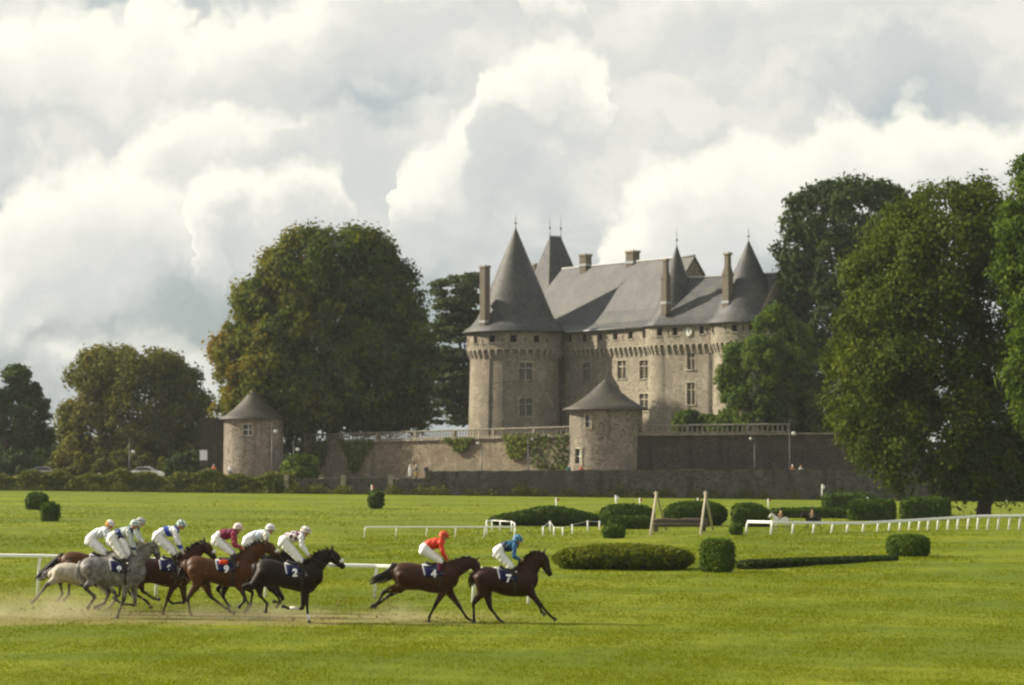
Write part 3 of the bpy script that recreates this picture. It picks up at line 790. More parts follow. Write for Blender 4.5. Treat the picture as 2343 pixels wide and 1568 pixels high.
m = MB(); m.tube([mp(0.2, -1.02, ZE + .02), mp(18.0, -1.02, ZE + .02)], 0.10, 8); m.build('gutter', M['lead'], main_roof)

# gatehouse roof between the two towers
def gp(u, back, z):
    p = g_lo.a + g_lo.t * u - g_lo.n * back; return Vector((p.x, p.y, z))
gprof = [(-.95, ZE + .14), (0.1, ZE + .95), (1.3, ZE + 2.3), (4.6, 26.75)]
rows = [[gp(-1.2 + (g_lo.L + 6.5) * t / 8, b, z) for t in range(9)] for b, z in gprof]
gr = roof_sheet(rows)
rows = [[gp(g_lo.L + 5.3 - (g_lo.L + 6.5) * t / 8, 9.6 - b, z) for t in range(9)] for b, z in gprof]
roof_sheet(rows)
m = MB(); m.prism([gp(g_lo.L + 5.2, -.6, ZE), gp(g_lo.L + 5.2, 10.2, ZE), gp(g_lo.L + 5.2, 4.6, 26.6)], g_lo.t * .25); m.build('gable', M['castle_stone'], castle)
m = MB(); m.tube([gp(-1.0 + (g_lo.L + 6) * t / 6, 4.6, 26.78) for t in range(7)], 0.13, 8); m.build('ridge_cap', M['lead'], gr)

# pavilion with a steep hipped roof behind the great tower
pc = Vector(((1270 - CXP) / FPX * 360, 360, 0)); ZP = 34.5
def pv(a, b, z):
    p = pc + nm * a + tm * b; return Vector((p.x, p.y, z))
H = 4.75; top = [pv(0.9, 0.02, ZP), pv(-0.95, 0.02, ZP), pv(-0.95, -0.02, ZP), pv(0.9, -0.02, ZP)]
bt = [pv(H, H, 20.9), pv(-H, H, 20.9), pv(-H, -H, 20.9), pv(H, -H, 20.9)]
m = MB(); m.add(top + bt, [(0, 1, 2, 3)] + [(i, 4 + i, 4 + (i + 1) % 4, (i + 1) % 4) for i in range(4)]); pr = m.build('pavilion_roof', M['slate'], castle)
m = MB(); m.prism([pv(H - .4, H - .4, ZB), pv(-H + .4, H - .4, ZB), pv(-H + .4, -H + .4, ZB), pv(H - .4, -H + .4, ZB)], (0, 0, 21.2 - ZB)); m.build('pavilion_wall', M['castle_stone'], castle)
m = MB(); m.tube([pv(.95, 0, ZP + .02), pv(-1.0, 0, ZP + .02)], 0.14, 8); m.build('ridge_cap', M['lead'], pr)
finial(pr, pv(.9, 0, ZP), 3.0, .6); finial(pr, pv(-.95, 0, ZP), 3.0, .6)

def chimney(x0, x1, ytop, ybase, Y, style='plain', depth=1.3):
    """rectangular stack turned like the main range, with a projecting cap"""
    a, b = P(x0, ytop, Y), P(x1, ybase, Y); w = b.x - a.x; c = Vector(((a.x + b.x) / 2, Y, 0)); zt, zb = a.z, b.z
    X, Yv = Vector((0.70, -0.714, 0)), Vector((0.714, 0.70, 0)); e = w / (0.70 + 0.714)
    m = MB(); cap = 0.22
    def bx(z0, z1, k): m.box((c.x, c.y, (z0 + z1) / 2), e * k, e * k, z1 - z0, (X, Yv))
    if style == 'plain':
        bx(zb - 1.5, zt - cap * 1.5, 1.0); bx(zt - cap * 1.5, zt - cap, 1.10)
    else:
        h = zt - zb; bx(zb - 1.5, zb + h * .52, 1.0); bx(zb + h * .52, zb + h * .58, 1.12)
        prev = 1.08
        for q, k in enumerate((.96, .84, .72)): bx(zb + h * (.58 + .04 * q), zb + h * (.62 + .04 * q), k)
        bx(zb + h * .70, zt - cap * 1.5, .62); bx(zt - cap * 1.5, zt - cap, .8)
    ch = m.build('chimney', M['brick'], castle)
    m = MB(); m.box((c.x, c.y, zt - cap / 2), e * (1.18 if style == 'plain' else .92), e * (1.18 if style == 'plain' else .92), cap, (X, Yv)); m.build('chimney_cap', M['dressed_stone'], ch)
    m = MB(); m.box((c.x, c.y, zb - 0.08), e * 1.13, e * 1.13, 0.32, (X, Yv)); m.build('flashing', M['lead'], ch)
    return ch
chimney(1097, 1121, 608, 735, 341.0)
chimney(1325, 1353, 582, 606, 351.0)
chimney(1431, 1463, 574, 600, 343.0)
chimney(1512, 1534, 592, 692, 325.9, 'neck')
chimney(1652, 1677, 578, 690, 319.6, 'neck')
chimney(1218, 1228, 603, 640, 366.0)
# small dormer light on the great tower roof
m = MB(); c = P(1110, 683, 341.6); m.box(c, 0.9, 0.9, 1.3, (Vector((.6, -.8, 0)), Vector((.8, .6, 0)))); m.build('dormer', M['dressed_stone'], castle)

# ------------------------------------------------------------------ the two small round towers on the terraces
def small_tower(label, c, R, z0, ze, za, eave, wins, door=None, mat=None):
    root = thing('round_tower', label, 'tower', (c[0], c[1], z0))
    d = Drum(c[0], c[1], R, R * 1.03, z0, ze, 48)
    hs = [hole(d, w) for w in wins]
    wall_panel(d, z0, ze, hs, nz=6).build('wall', mat or M['tower_render'], root)
    for h in hs:
        u0, u1, a, b = h; uc = (u0 + u1) / 2; X, Yi = d.axes(uc); pc_ = d.pt(uc, (a + b) / 2); w = (d.pt(u1, a) - d.pt(u0, a)).length
        m = MB()
        for s in (-1, 1): m.box(pc_ + X * s * (w / 2 + .08) + Yi * .05, .17, .2, b - a + .3, (X, Yi))
        m.box(pc_ + Vector((0, 0, (b - a) / 2 + .08)) + Yi * .06, w - .02, .2, .16, (X, Yi)); m.box(pc_ - Vector((0, 0, (b - a) / 2 + .08)) + Yi * .02, w + .4, .24, .16, (X, Yi))
        win = m.build('window', M['dressed_stone'] if b - a < 1.9 else M['brick'], root)
        g = MB(); g.box(pc_ + Yi * .28, w, .03, b - a, (X, Yi)); g.build('pane', M['glass'], win)
        g = MB(); g.box(pc_ + Yi * .24 + X * (w * .08), .07, .06, b - a, (X, Yi)); g.box(pc_ + Yi * .242, w, .055, .06, (X, Yi)); g.build('glazing_bars', M['white_paint'], win)
    m = MB(); hgt = za - ze
    m.lathe((c[0], c[1], ze), [(R, -.1), (eave, -.08), (eave, 0), (eave * .78, hgt * .13), (eave * .56, hgt * .32), (eave * .33, hgt * .58), (eave * .15, hgt * .82), (0.04, hgt)], 48, cap=False)
    m.build('roof', M['slate_dark'], root)
    m = MB(); m.lathe((c[0], c[1], za - .2), [(.12, 0), (.1, .3), (.03, .5), (.02, .9)], 8); m.build('finial', M['dark_iron'], root)
    return root
cY = 304.5; X_ = (1386 - CXP) / FPX * cY
small_tower('small round tower with flared slate cone roof in front of the castle', (X_, cY), 4.22, PROM - .3, P(0, 936, 301).z, P(0, 866, cY).z, 5.15,
            [rect(z6, 1637, 1233, 62, 140), (1317, 1331, 1027, 1061)])
cY = 326.0; X_ = (580 - CXP) / FPX * cY
small_tower('small round tower with cone roof under the big chestnut tree on the left', (X_, cY), 3.65, PROM - .3, P(0, 958, 323).z, P(0, 888, cY).z, 4.35,
            [(556, 576, 972, 995)])
m = MB(); a = P(486, 955, 334); b = P(520, 1080, 334); m.box(((a.x + b.x) / 2, 334, (a.z + PROM) / 2), b.x - a.x + 3, 0.7, a.z - PROM)
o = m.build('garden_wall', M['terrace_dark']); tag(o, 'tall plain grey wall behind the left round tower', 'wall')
# ------------------------------------------------------------------ trees and shrubs
M['leaf_chestnut'] = leaf_material('chestnut_leaf', [(0.032, 0.056, 0.008), (0.064, 0.094, 0.010), (0.112, 0.132, 0.011), (0.168, 0.148, 0.012), (0.23, 0.145, 0.02)])
M['leaf_lime'] = leaf_material('lime_leaf', [(0.032, 0.054, 0.006), (0.060, 0.088, 0.007), (0.098, 0.125, 0.008), (0.138, 0.156, 0.010)], 0.34)
M['leaf_bright'] = leaf_material('bright_leaf', [(0.036, 0.068, 0.008), (0.062, 0.108, 0.009), (0.095, 0.142, 0.012), (0.130, 0.170, 0.016)], 0.33)
M['leaf_dark'] = leaf_material('dark_leaf', [(0.020, 0.038, 0.010), (0.032, 0.055, 0.013), (0.048, 0.075, 0.016), (0.066, 0.088, 0.02)], 0.25)
M['leaf_olive'] = leaf_material('olive_leaf', [(0.038, 0.052, 0.012), (0.066, 0.082, 0.014), (0.105, 0.115, 0.017), (0.16, 0.15, 0.022)], 0.30)
M['leaf_cedar'] = leaf_material('cedar_needle', [(0.028, 0.045, 0.018), (0.045, 0.066, 0.022), (0.065, 0.088, 0.028), (0.088, 0.105, 0.034)], 0.15)
M['leaf_hedge'] = leaf_material('hedge_leaf', [(0.030, 0.062, 0.008), (0.052, 0.098, 0.010), (0.080, 0.130, 0.012), (0.115, 0.155, 0.016)], 0.2)
M['leaf_dry'] = leaf_material('dry_hedge_leaf', [(0.075, 0.100, 0.012), (0.105, 0.125, 0.015), (0.15, 0.14, 0.03), (0.22, 0.18, 0.06)], 0.35)
M['leaf_bank'] = leaf_material('bank_grass', [(0.075, 0.105, 0.008), (0.105, 0.135, 0.009), (0.14, 0.15, 0.016), (0.19, 0.17, 0.035)], 0.3)
M['leaf_ivy'] = leaf_material('ivy_leaf', [(0.035, 0.060, 0.010), (0.070, 0.105, 0.012), (0.115, 0.150, 0.016), (0.16, 0.165, 0.03)], 0.25)

def leaf_quads(c, nrm, size, rng, aspect=0.62, jitter=0.5):
    """a folded rhombic leaf spray at each centre, facing roughly along nrm"""
    n = len(c); d = nrm + rng.normal(0, jitter, (n, 3)); d /= np.linalg.norm(d, axis=1)[:, None] + 1e-9
    r = rng.normal(0, 1, (n, 3)); u = np.cross(d, r); u /= np.linalg.norm(u, axis=1)[:, None] + 1e-9; w = np.cross(d, u)
    s = (size * (0.55 + 0.9 * rng.random(n)))[:, None]
    v = np.empty((n, 4, 3))
    v[:, 0] = c - u * s; v[:, 1] = c + w * s * aspect + d * s * 0.12; v[:, 2] = c + u * s; v[:, 3] = c - w * s * aspect + d * s * 0.12
    return v.reshape(-1, 3)

def tree(name, label, cat, prof, Y, base_z, mat, n_clump, n_leaf, leaf, clump_r=(0.9, 1.7), depth=0.85, turned=None, tint0=0.35,
         trunk=None, trunk_r=0.5, flat=1.0, seed=1, group=None, inner=0.12, gap=0.0):
    """prof: rows (y, xl, xr) of the crown's outline as seen; the crown is given a matching depth"""
    rng = np.random.default_rng(seed)
    pr = np.array(sorted(prof), float); px = Y / FPX
    zs = HC - (pr[:, 0] - CYP) * px; cx = ((pr[:, 1] + pr[:, 2]) / 2 - CXP) * px; hw = (pr[:, 2] - pr[:, 1]) / 2 * px
    tx = cx[-1] if trunk is None else (trunk - CXP) * px
    root = thing(name, label, cat, (tx, Y, base_z), group)
    o0 = np.array([tx, Y, base_z])
    zi, ci, wi = zs[::-1], cx[::-1], hw[::-1]
    zmin, zmax = zi[0], zi[-1]
    cand = rng.random(n_clump * 6) * (zmax - zmin) + zmin
    wgt = np.interp(cand, zi, wi); cand = cand[rng.random(len(cand)) < (wgt + 0.15 * wgt.max()) / (wgt.max() * 1.15)][:n_clump]
    k = len(cand); th = rng.random(k) * 2 * np.pi; rc = clump_r[0] + (clump_r[1] - clump_r[0]) * rng.random(k) ** 1.3
    w = np.maximum(0.25, np.interp(cand, zi, wi) - rc * 0.55); fr = np.sqrt(0.42 + 0.58 * rng.random(k))
    fr[rng.random(k) < inner] *= 0.5
    pos = np.stack([np.interp(cand, zi, ci) + np.cos(th) * w * fr, Y + np.sin(th) * w * fr * depth, np.minimum(cand, zmax - rc * 0.45 * flat)], 1)
    axis = np.stack([np.interp(cand, zi, ci), np.full(k, Y), cand - 0.12 * (zmax - zmin)], 1)
    outw = pos - axis; outw /= np.linalg.norm(outw, axis=1)[:, None] + 1e-9
    cl_t = rng.normal(0, 0.15, k) + tint0
    if turned is not None: cl_t += turned(pos)
    per = np.maximum(8, (n_leaf * rc ** 2 / np.sum(rc ** 2)).astype(int)); ids = np.repeat(np.arange(k), per); n = len(ids)
    dr = rng.normal(0, 1, (n, 3)) + outw[ids] * 0.75 + np.array([0, 0, 0.25]); dr /= np.linalg.norm(dr, axis=1)[:, None]
    rad = rc[ids] * (0.55 + 0.5 * rng.random(n) ** 0.6) * (1 + 0.25 * rng.normal(0, 1, n).clip(-1, 1.6))
    c = pos[ids] + dr * rad[:, None] * np.array([1, 1, flat])
    tint = np.clip(cl_t[ids] + rng.normal(0, 0.11, n), 0, 1)
    v = leaf_quads(c - o0, dr, leaf, rng)
    link('crown', np_mesh('crown', v, 4, {'tint': tint}), mat, root)
    m = MB(); zt = zmin + 0.55 * (zmax - zmin) - base_z; rn = random.Random(seed); topx = float(np.interp(zmin + 0.5 * (zmax - zmin), zi, ci)) - tx
    m.tube([(0, 0, -0.3), (0, 0, 0.25), (0.03 * zt, 0, zt * .3), (topx * .5, 0, zt * .6), (topx, 0, zt)], [trunk_r * 1.5, trunk_r * 1.1, trunk_r * .9, trunk_r * .7, trunk_r * .3], 10)
    for q in range(9):
        i = rn.randrange(k); s = Vector((topx * rn.uniform(.2, .8), 0, zt * rn.uniform(.3, .85))); e = Vector(tuple(pos[i] - o0)); md = s.lerp(e, .5) + Vector((0, 0, -.05 * (e - s).length))
        m.tube([s, md, e], [trunk_r * .45, trunk_r * .28, trunk_r * .08], 6)
    m.build('trunk', M['bark'], root, world=False)
    return root

# great chestnut, turning on its sunny side
def autumn(pos):
    x = pos[:, 0]; f = np.clip((-28 - x) / 12, -0.5, 1.0) * 0.26; rs = np.random.default_rng(5).random(len(x)); return f + np.where(rs > 0.87, 0.22, 0) * (x < -22) + np.where(rs < 0.2, 0.10, 0)
tree('chestnut_tree', 'huge rounded chestnut tree turning orange on its left side, left of the castle', 'tree',
     [(541, 735, 805), (552, 660, 870), (580, 618, 915), (620, 572, 946), (680, 530, 965), (740, 502, 985), (800, 482, 1002), (860, 474, 1010), (910, 480, 1005), (945, 478, 1000), (965, 560, 990), (985, 690, 960)],
     334.0, TER, M['leaf_chestnut'], 780, 140000, 0.27, (0.8, 2.3), 0.60, autumn, 0.32, 760, 0.9, seed=3)
tree('cedar_tree', 'dark layered cedar between the chestnut and the great tower', 'tree',
     [(628, 1040, 1100), (650, 985, 1125), (668, 992, 1110), (700, 978, 1118), (730, 1000, 1100), (780, 985, 1120), (830, 990, 1110), (880, 975, 1120), (930, 985, 1112), (975, 975, 1120)],
     370.0, TER, M['leaf_cedar'], 150, 26000, 0.30, (1.0, 2.2), 0.9, None, 0.40, 1082, 0.55, flat=0.28, seed=8)
tree('olive_green_tree', 'broad yellow-green tree left of the round tower', 'tree',
     [(808, 215, 290), (825, 180, 390), (850, 160, 455), (890, 148, 478), (940, 138, 490), (990, 132, 490), (1040, 140, 485), (1080, 190, 470)],
     372.0, PROM, M['leaf_olive'], 300, 56000, 0.28, (1.0, 2.0), 0.8, lambda p: np.clip((-48 - p[:, 0]) / 14, -.6, .8) * .30, 0.46, 330, 0.6, seed=12)
tree('dark_tree', 'dark thin-crowned tree at the far left edge', 'tree',
     [(848, -60, 60), (870, -95, 92), (910, -110, 105), (950, -110, 128), (1000, -110, 118), (1050, -100, 100), (1085, -90, 80)],
     360.0, PROM, M['leaf_dark'], 110, 12500, 0.36, (0.8, 1.6), 0.8, None, 0.5, 20, 0.5, seed=14, inner=.05)
tree('dark_rounded_tree', 'tall dark round-headed tree behind the right end of the castle', 'tree',
     [(424, 1885, 1985), (436, 1835, 2075), (465, 1800, 2125), (520, 1775, 2150), (580, 1758, 2140), (640, 1754, 2145), (700, 1762, 2150), (780, 1775, 2150), (860, 1790, 2150), (940, 1810, 2140), (990, 1840, 2120)],
     322.0, TER, M['leaf_dark'], 520, 70000, 0.28, (0.9, 1.9), 0.8, None, 0.42, 1960, 0.8, seed=21)
tree('lime_tree', 'tall leafy green tree with a dark trunk standing on the grass at the right', 'tree',
     [(432, 2180, 2262), (455, 2090, 2300), (500, 2010, 2360), (560, 1955, 2400), (620, 1925, 2420), (700, 1925, 2430), (770, 1905, 2430), (830, 1880, 2430), (900, 1885, 2440), (960, 1880, 2440), (1010, 1905, 2430), (1060, 1960, 2420), (1100, 1990, 2410), (1130, 2010, 2390)],
     205.0, gz(36, 205), M['leaf_lime'], 560, 120000, 0.17, (0.6, 1.9), 0.8, None, 0.32, 2250, 0.52, seed=25, inner=.15)
tree('lime_tree', 'brighter green tree cut off by the right edge of the picture', 'tree',
     [(378, 2330, 2420), (400, 2300, 2470), (470, 2285, 2520), (540, 2290, 2540), (600, 2270, 2560), (680, 2290, 2560), (740, 2278, 2560), (800, 2285, 2560), (860, 2300, 2560), (930, 2300, 2550), (1000, 2330, 2540)],
     188.0, gz(45, 188), M['leaf_bright'], 300, 40000, 0.17, (0.6, 1.3), 0.8, None, 0.32, 2440, 0.5, seed=27)
tree('young_tree', 'fresh green tree growing against the gatehouse tower', 'tree',
     [(712, 1735, 1790), (740, 1712, 1840), (780, 1700, 1860), (815, 1655, 1870), (850, 1640, 1870), (900, 1648, 1860), (940, 1640, 1850), (965, 1620, 1840), (985, 1625, 1830)],
     306.5, TER, M['leaf_bright'], 170, 30000, 0.21, (0.6, 1.3), 0.75, None, 0.36, 1745, 0.25, seed=31)
tree('small_tree', 'brownish green tree leaning over the right balustrade', 'tree',
     [(858, 1790, 1840), (880, 1760, 1880), (920, 1742, 1900), (960, 1738, 1900), (990, 1752, 1895), (1012, 1775, 1880)],
     305.5, TER, M['leaf_olive'], 90, 11000, 0.26, (0.6, 1.2), 0.8, None, 0.22, 1818, 0.2, seed=33)
tree('small_tree', 'yellowing shrubby tree beside the road at the far left', 'tree',
     [(1038, 128, 190), (1055, 110, 200), (1080, 105, 205), (1095, 120, 195)], 330.0, PROM, M['leaf_olive'], 40, 3500, 0.26, (0.5, 1.0), 0.9, None, 0.72, 155, 0.12, seed=35)
# undergrowth behind the road and the left garden
for i, (pr_, Y_, mt, lab, t0) in enumerate([
    ([(1030, 20, 100), (1060, -30, 120), (1090, -40, 130)], 345, 'leaf_dark', 'dark laurel bush at the far left edge behind the cars', .4),
    ([(1040, 250, 350), (1060, 215, 400), (1090, 205, 420)], 340, 'leaf_olive', 'olive bush behind the white car', .35),
    ([(1040, 400, 470), (1060, 385, 500), (1095, 380, 505)], 336, 'leaf_dark', 'dark bush beside the white notice board', .5),
    ([(1048, 665, 715), (1062, 650, 728), (1092, 645, 730)], 305, 'leaf_bright', 'bright round bush at the foot of the left round tower', .3),
    ([(985, 655, 705), (1010, 648, 720), (1080, 650, 745)], 333, 'leaf_dark', 'dark bush in the shade beside the left round tower', .4),
    ([(946, 1555, 1585), (958, 1542, 1600), (985, 1540, 1603)], 309, 'leaf_bright', 'round bush behind the right balustrade', .2),
    ([(958, 1608, 1628), (968, 1598, 1640), (987, 1596, 1645)], 308, 'leaf_bright', 'smaller low bush behind the right balustrade', .2)]):
    tree('bush', lab, 'bush', pr_, Y_, PROM if Y_ not in (309, 308) else TER, M[mt], 46, 4200, 0.24, (0.4, 0.85), 0.8, None, t0, None, 0.08, seed=40 + i)

# far wood that closes the view behind everything
def far_wood():
    rng = np.random.default_rng(77); k = 260
    x = np.concatenate([rng.uniform(-150, -42, 150), rng.uniform(30, 170, 110)]); y = rng.uniform(430, 520, k); h = rng.uniform(2, 9.0, k)
    per = 90; ids = np.repeat(np.arange(k), per); n = len(ids); dr = rng.normal(0, 1, (n, 3)); dr /= np.linalg.norm(dr, axis=1)[:, None]
    c = np.stack([x[ids], y[ids], h[ids] * .55 + 1.5], 1) + dr * np.stack([np.full(n, 3.6), np.full(n, 3.6), h[ids] * .55], 1)
    me = np_mesh('far_wood', leaf_quads(c, dr, 0.75, rng), 4, {'tint': np.clip(.35 + rng.normal(0, .2, n), 0, 1)})
    o = link('far_wood', me, M['leaf_dark'], kind='stuff'); tag(o, 'dark belt of far trees behind the park', 'wood')
far_wood()

# ivy on the sunlit retaining wall
def ivy(label, outline, n, seed, tint0):
    """outline: rows (y, xl, xr) on the wall face"""
    rng = np.random.default_rng(seed); d = (TL[1] - TL[0]).normalized(); nr = Vector((d.y, -d.x, 0)); pl = Plane((TL[0].x, TL[0].y), (TL[1].x, TL[1].y), 0.30)
    ys = np.array([r[0] for r in outline], float); y = ys[0] + (ys[-1] - ys[0]) * rng.random(n); t = rng.random(n)
    xl = np.interp(y, ys, [r[1] for r in outline]); xr = np.interp(y, ys, [r[2] for r in outline]); x = xl + (xr - xl) * (0.5 + 0.5 * np.sign(t - .5) * np.abs(2 * t - 1) ** .8) + rng.normal(0, 2, n)
    c = []
    for a, b in zip(x, y):
        u = pl.u_of(a); c.append(tuple(pl.pt(u, pl.z_of(u, b), -abs(rng.normal(0, .22)))))
    c = np.array(c); o0 = c[0].copy(); o0[2] = PROM
    me = np_mesh('ivy', leaf_quads(c - o0, np.tile(np.array(nr), (n, 1)), 0.17, rng, 0.7, .6), 4, {'tint': np.clip(tint0 + rng.normal(0, .2, n), 0, 1)})
    o = link('ivy', me, M['leaf_ivy'], loc=tuple(o0)); tag(o, label, 'ivy', 'ivy on the retaining wall')
ivy('long bright ivy trailing down the left part of the sunlit retaining wall', [(1006, 765, 855), (1018, 778, 850), (1035, 790, 838), (1060, 798, 826), (1078, 805, 818)], 1000, 1, .55)
ivy('low tuft of ivy under the balustrade in the middle of the sunlit wall', [(1002, 1015, 1085), (1012, 1020, 1080), (1024, 1035, 1070), (1034, 1045, 1058)], 480, 2, .5)
ivy('broad pale ivy curtain on the wall near the small round tower', [(994, 1150, 1225), (1010, 1158, 1215), (1030, 1163, 1205), (1050, 1170, 1192)], 800, 3, .7)
ivy('thin dry creeper covering the wall beside the small round tower', [(990, 1225, 1300), (1030, 1215, 1300), (1074, 1222, 1300)], 480, 4, .15)
ivy('sparse ivy at the shaded left end of the retaining wall', [(1012, 712, 752), (1040, 716, 745), (1066, 720, 738)], 420, 5, .3)

# rough growth along the foot of the boundary wall
def verge():
    rng = np.random.default_rng(9); n = 26000
    x = rng.uniform(-75, 47, n); cl = np.sin(x * .9) * np.sin(x * .37 + 1) + .6 * np.sin(x * 2.3); keep = rng.random(n) < .45 + .4 * cl; x = x[keep]; n = len(x); cl = cl[keep]
    y = 288.1 - np.abs(rng.normal(0, .35, n)); h = np.abs(rng.normal(.25, .22, n)) * (1.1 + .6 * cl)
    z = np.array([gz(a, 288) for a in x]) + h; c = np.stack([x, y, z], 1); nr = np.tile(np.array([-.3, -1, .4]), (n, 1))
    me = np_mesh('verge', leaf_quads(c, nr, .16, rng, .4), 4, {'tint': np.clip(.35 + rng.normal(0, .22, n), 0, 1)})
    o = link('verge', me, M['leaf_dry'], kind='stuff'); tag(o, 'rough weeds and long grass along the foot of the boundary wall', 'weeds')
verge()
def hedgerow():
    rng = np.random.default_rng(19); n = 17000
    x = rng.uniform(-75, -24, n); top = 2.55 + .28 * np.sin(x * .7) + .22 * np.sin(x * 1.9 + 2) - .35 * sstep_np(-36, -12, x); f = rng.random(n) ** .7
    z = .3 + (top - .3) * f; y = 288.9 + rng.normal(0, .25, n) - .5 * (1 - f); c = np.stack([x, y, z], 1)
    me = np_mesh('hedgerow', leaf_quads(c, np.tile(np.array([-.2, -1, .6]), (n, 1)), .19, rng, .6), 4, {'tint': np.clip(.3 + rng.normal(0, .2, n), 0, 1)})
    o = link('hedgerow', me, M['leaf_dry'], kind='stuff'); tag(o, 'straggling hedge growing over the low wall on the left', 'hedge')
def sstep_np(a, b, x):
    t = np.clip((x - a) / (b - a), 0, 1); return t * t * (3 - 2 * t)
hedgerow()

# ------------------------------------------------------------------ clipped hedges of the jumping course
def clipped(name, label, cat, c, sx, sy, sz, rz=0.0, mat='leaf_hedge', n=None, leaf=0.06, p=4.0, top=None, seed=1, tint0=.35, group=None, dens=1.0):
    """solid clipped shape (rounded box, or a mound if p is small) covered in leaves"""
    rng = np.random.default_rng(seed)
    root = thing(name, label, cat, (c[0], c[1], c[2]), group, rz)
    bm = bmesh.new(); bmesh.ops.create_icosphere(bm, subdivisions=4, radius=1.0)
    for v in bm.verts:
        q = v.co; k = (abs(q.x) ** p + abs(q.y) ** p + abs(q.z) ** p) ** (-1 / p); q = q * k
        zz = (q.z + 1) / 2
        hh = 1.0 if top is None else top(q.x)
        v.co = Vector((q.x * sx / 2 * .95, q.y * sy / 2 * .95, zz * sz * hh * .96 - .05))
        nz = math.sin(v.co.x * 5.1 + seed) * math.sin(v.co.y * 6.3) * math.sin(v.co.z * 7.7 + 1)
        v.co += v.co.normalized() * 0.02 * nz
    me = bpy.data.meshes.new('core'); bm.to_mesh(me); bm.free()
    co = np.array([tuple(v.co) for v in me.vertices])
    link('core', me, M['hedge_core'], root)
    me.calc_loop_triangles(); tri = np.array([t.vertices[:] for t in me.loop_triangles])
    a, b, d = co[tri[:, 0]], co[tri[:, 1]], co[tri[:, 2]]; cr = np.cross(b - a, d - a); ar = np.linalg.norm(cr, axis=1)
    nn = n or int(min(14000, ar.sum() / 2 / leaf ** 2 * 1.1 * dens)); ti = rng.choice(len(tri), nn, p=ar / ar.sum())
    r1, r2 = rng.random((2, nn)); fl = r1 + r2 > 1; r1[fl] = 1 - r1[fl]; r2[fl] = 1 - r2[fl]
    pt = a[ti] + (b - a)[ti] * r1[:, None] + (d - a)[ti] * r2[:, None]; nr = cr[ti] / (ar[ti][:, None] + 1e-9)
    pt = pt + nr * (rng.random(nn) * leaf * 1.0)[:, None]; pt = pt[pt[:, 2] > 0.0]; nr = nr[:len(pt)]
    tint = np.clip(tint0 + .12 * np.sin(pt[:, 0] * 4 + pt[:, 2] * 3) + rng.normal(0, .16, len(pt)), 0, 1)
    link('foliage', np_mesh('foliage', leaf_quads(pt, nr, leaf, rng, .6, .7), 4, {'tint': tint}), M[mat], root)
    return root
M['hedge_core'] = plain('hedge_interior', (0.045, 0.065, 0.012), 0.95, 0.05, 0.4, 8.0)
def hedge_px(name, label, x0, x1, y0, y1, dep, rz=0.0, **kw):
    """hedge standing where the photograph shows it: x0..x1 wide, foot at y1, top at y0"""
    g = ground_at((x0 + x1) / 2, y1); px = g.y / FPX; w = (x1 - x0) * px; h = (y1 - y0) * px
    sx = (w - dep * abs(math.sin(rz))) / max(.3, abs(math.cos(rz)))
    return clipped(name, label, 'hedge', (g.x, g.y + dep * .5, gz(g.x, g.y + dep / 2)), max(.3, sx), dep, h * 1.02, rz, **kw)
R_ = math.radians
hedge_px('box_bush', 'clipped green bush nearest the camera, at the left end of the low dark strip', 1596, 1690, 1232, 1310, .95, R_(-42), p=4.5, leaf=.05, seed=2, tint0=.5)
hedge_px('box_bush', 'wide clipped bush at the right end of the low dark strip', 2022, 2142, 1222, 1274, 1.3, R_(-38), p=3.4, leaf=.055, seed=3, tint0=.5)
a, b = ground_at(1688, 1303), ground_at(2050, 1281); d = b - a; h = clipped('low_strip', 'long low dark leafy strip between the two clipped bushes', 'hedge', ((a.x + b.x) / 2, (a.y + b.y) / 2, 0), d.length, .9, .30, math.atan2(d.y, d.x), leaf=.06, p=8, seed=4, tint0=.05, mat='leaf_dark', top=lambda q: .95 - .28 * q)  # low strip of dark leaves, tapering down to its right end
bank = hedge_px('grass_bank', 'long low rough grassy bank behind the leading horse', 1258, 1604, 1250, 1306, 3.4, R_(2), mat='leaf_bank', leaf=.09, p=2.2, seed=5, tint0=.35, dens=1.8); bank['category'] = 'bank'
hedge_px('round_bush', 'small rounded bush in front of the dark mounds', 1380, 1430, 1199, 1234, 1.2, p=2.8, leaf=.07, seed=6, tint0=.3)
hedge_px('box_bush', 'small low bush at the left end of the curved white rail', 1667, 1704, 1197, 1225, 1.0, R_(-25), p=3.4, leaf=.07, seed=7, tint0=.3)
hedge_px('mound_hedge', 'long dark rounded hedge behind the white fence posts', 1112, 1395, 1159, 1204, 2.6, R_(2), p=2.6, leaf=.10, seed=8, tint0=.12, top=lambda q: .62 + .38 * math.exp(-((q - .05) / .55) ** 2))
hedge_px('mound_hedge', 'dark rounded hedge left of the timber frame', 1372, 1500, 1154, 1206, 2.4, p=2.6, leaf=.10, seed=9, tint0=.12)
hedge_px('mound_hedge', 'dark rounded hedge behind the log jump', 1520, 1668, 1148, 1204, 2.6, p=2.6, leaf=.10, seed=10, tint0=.12)
hedge_px('step_hedge', 'low stepped hedge in front of the dark mound left of the log jump', 1390, 1490, 1182, 1212, 1.2, p=6, leaf=.09, seed=11, tint0=.2)
hedge_px('box_hedge', 'squared hedge with a sunlit end left of the white rail', 1670, 1772, 1152, 1206, 2.4, R_(-20), p=5, leaf=.10, seed=12, tint0=.25, top=lambda q: 1.0 if q < .2 else 1.0 - .35 * (q - .2))
hedge_px('low_hedge', 'long low dark hedge running behind the two far riders', 1755, 1990, 1164, 1186, 1.6, R_(4), p=6, leaf=.11, seed=13, tint0=.1)
hedge_px('box_hedge', 'farther squared hedge near the foot of the boundary wall', 1878, 2010, 1130, 1164, 2.8, R_(-14), p=6, leaf=.12, seed=14, tint0=.25)
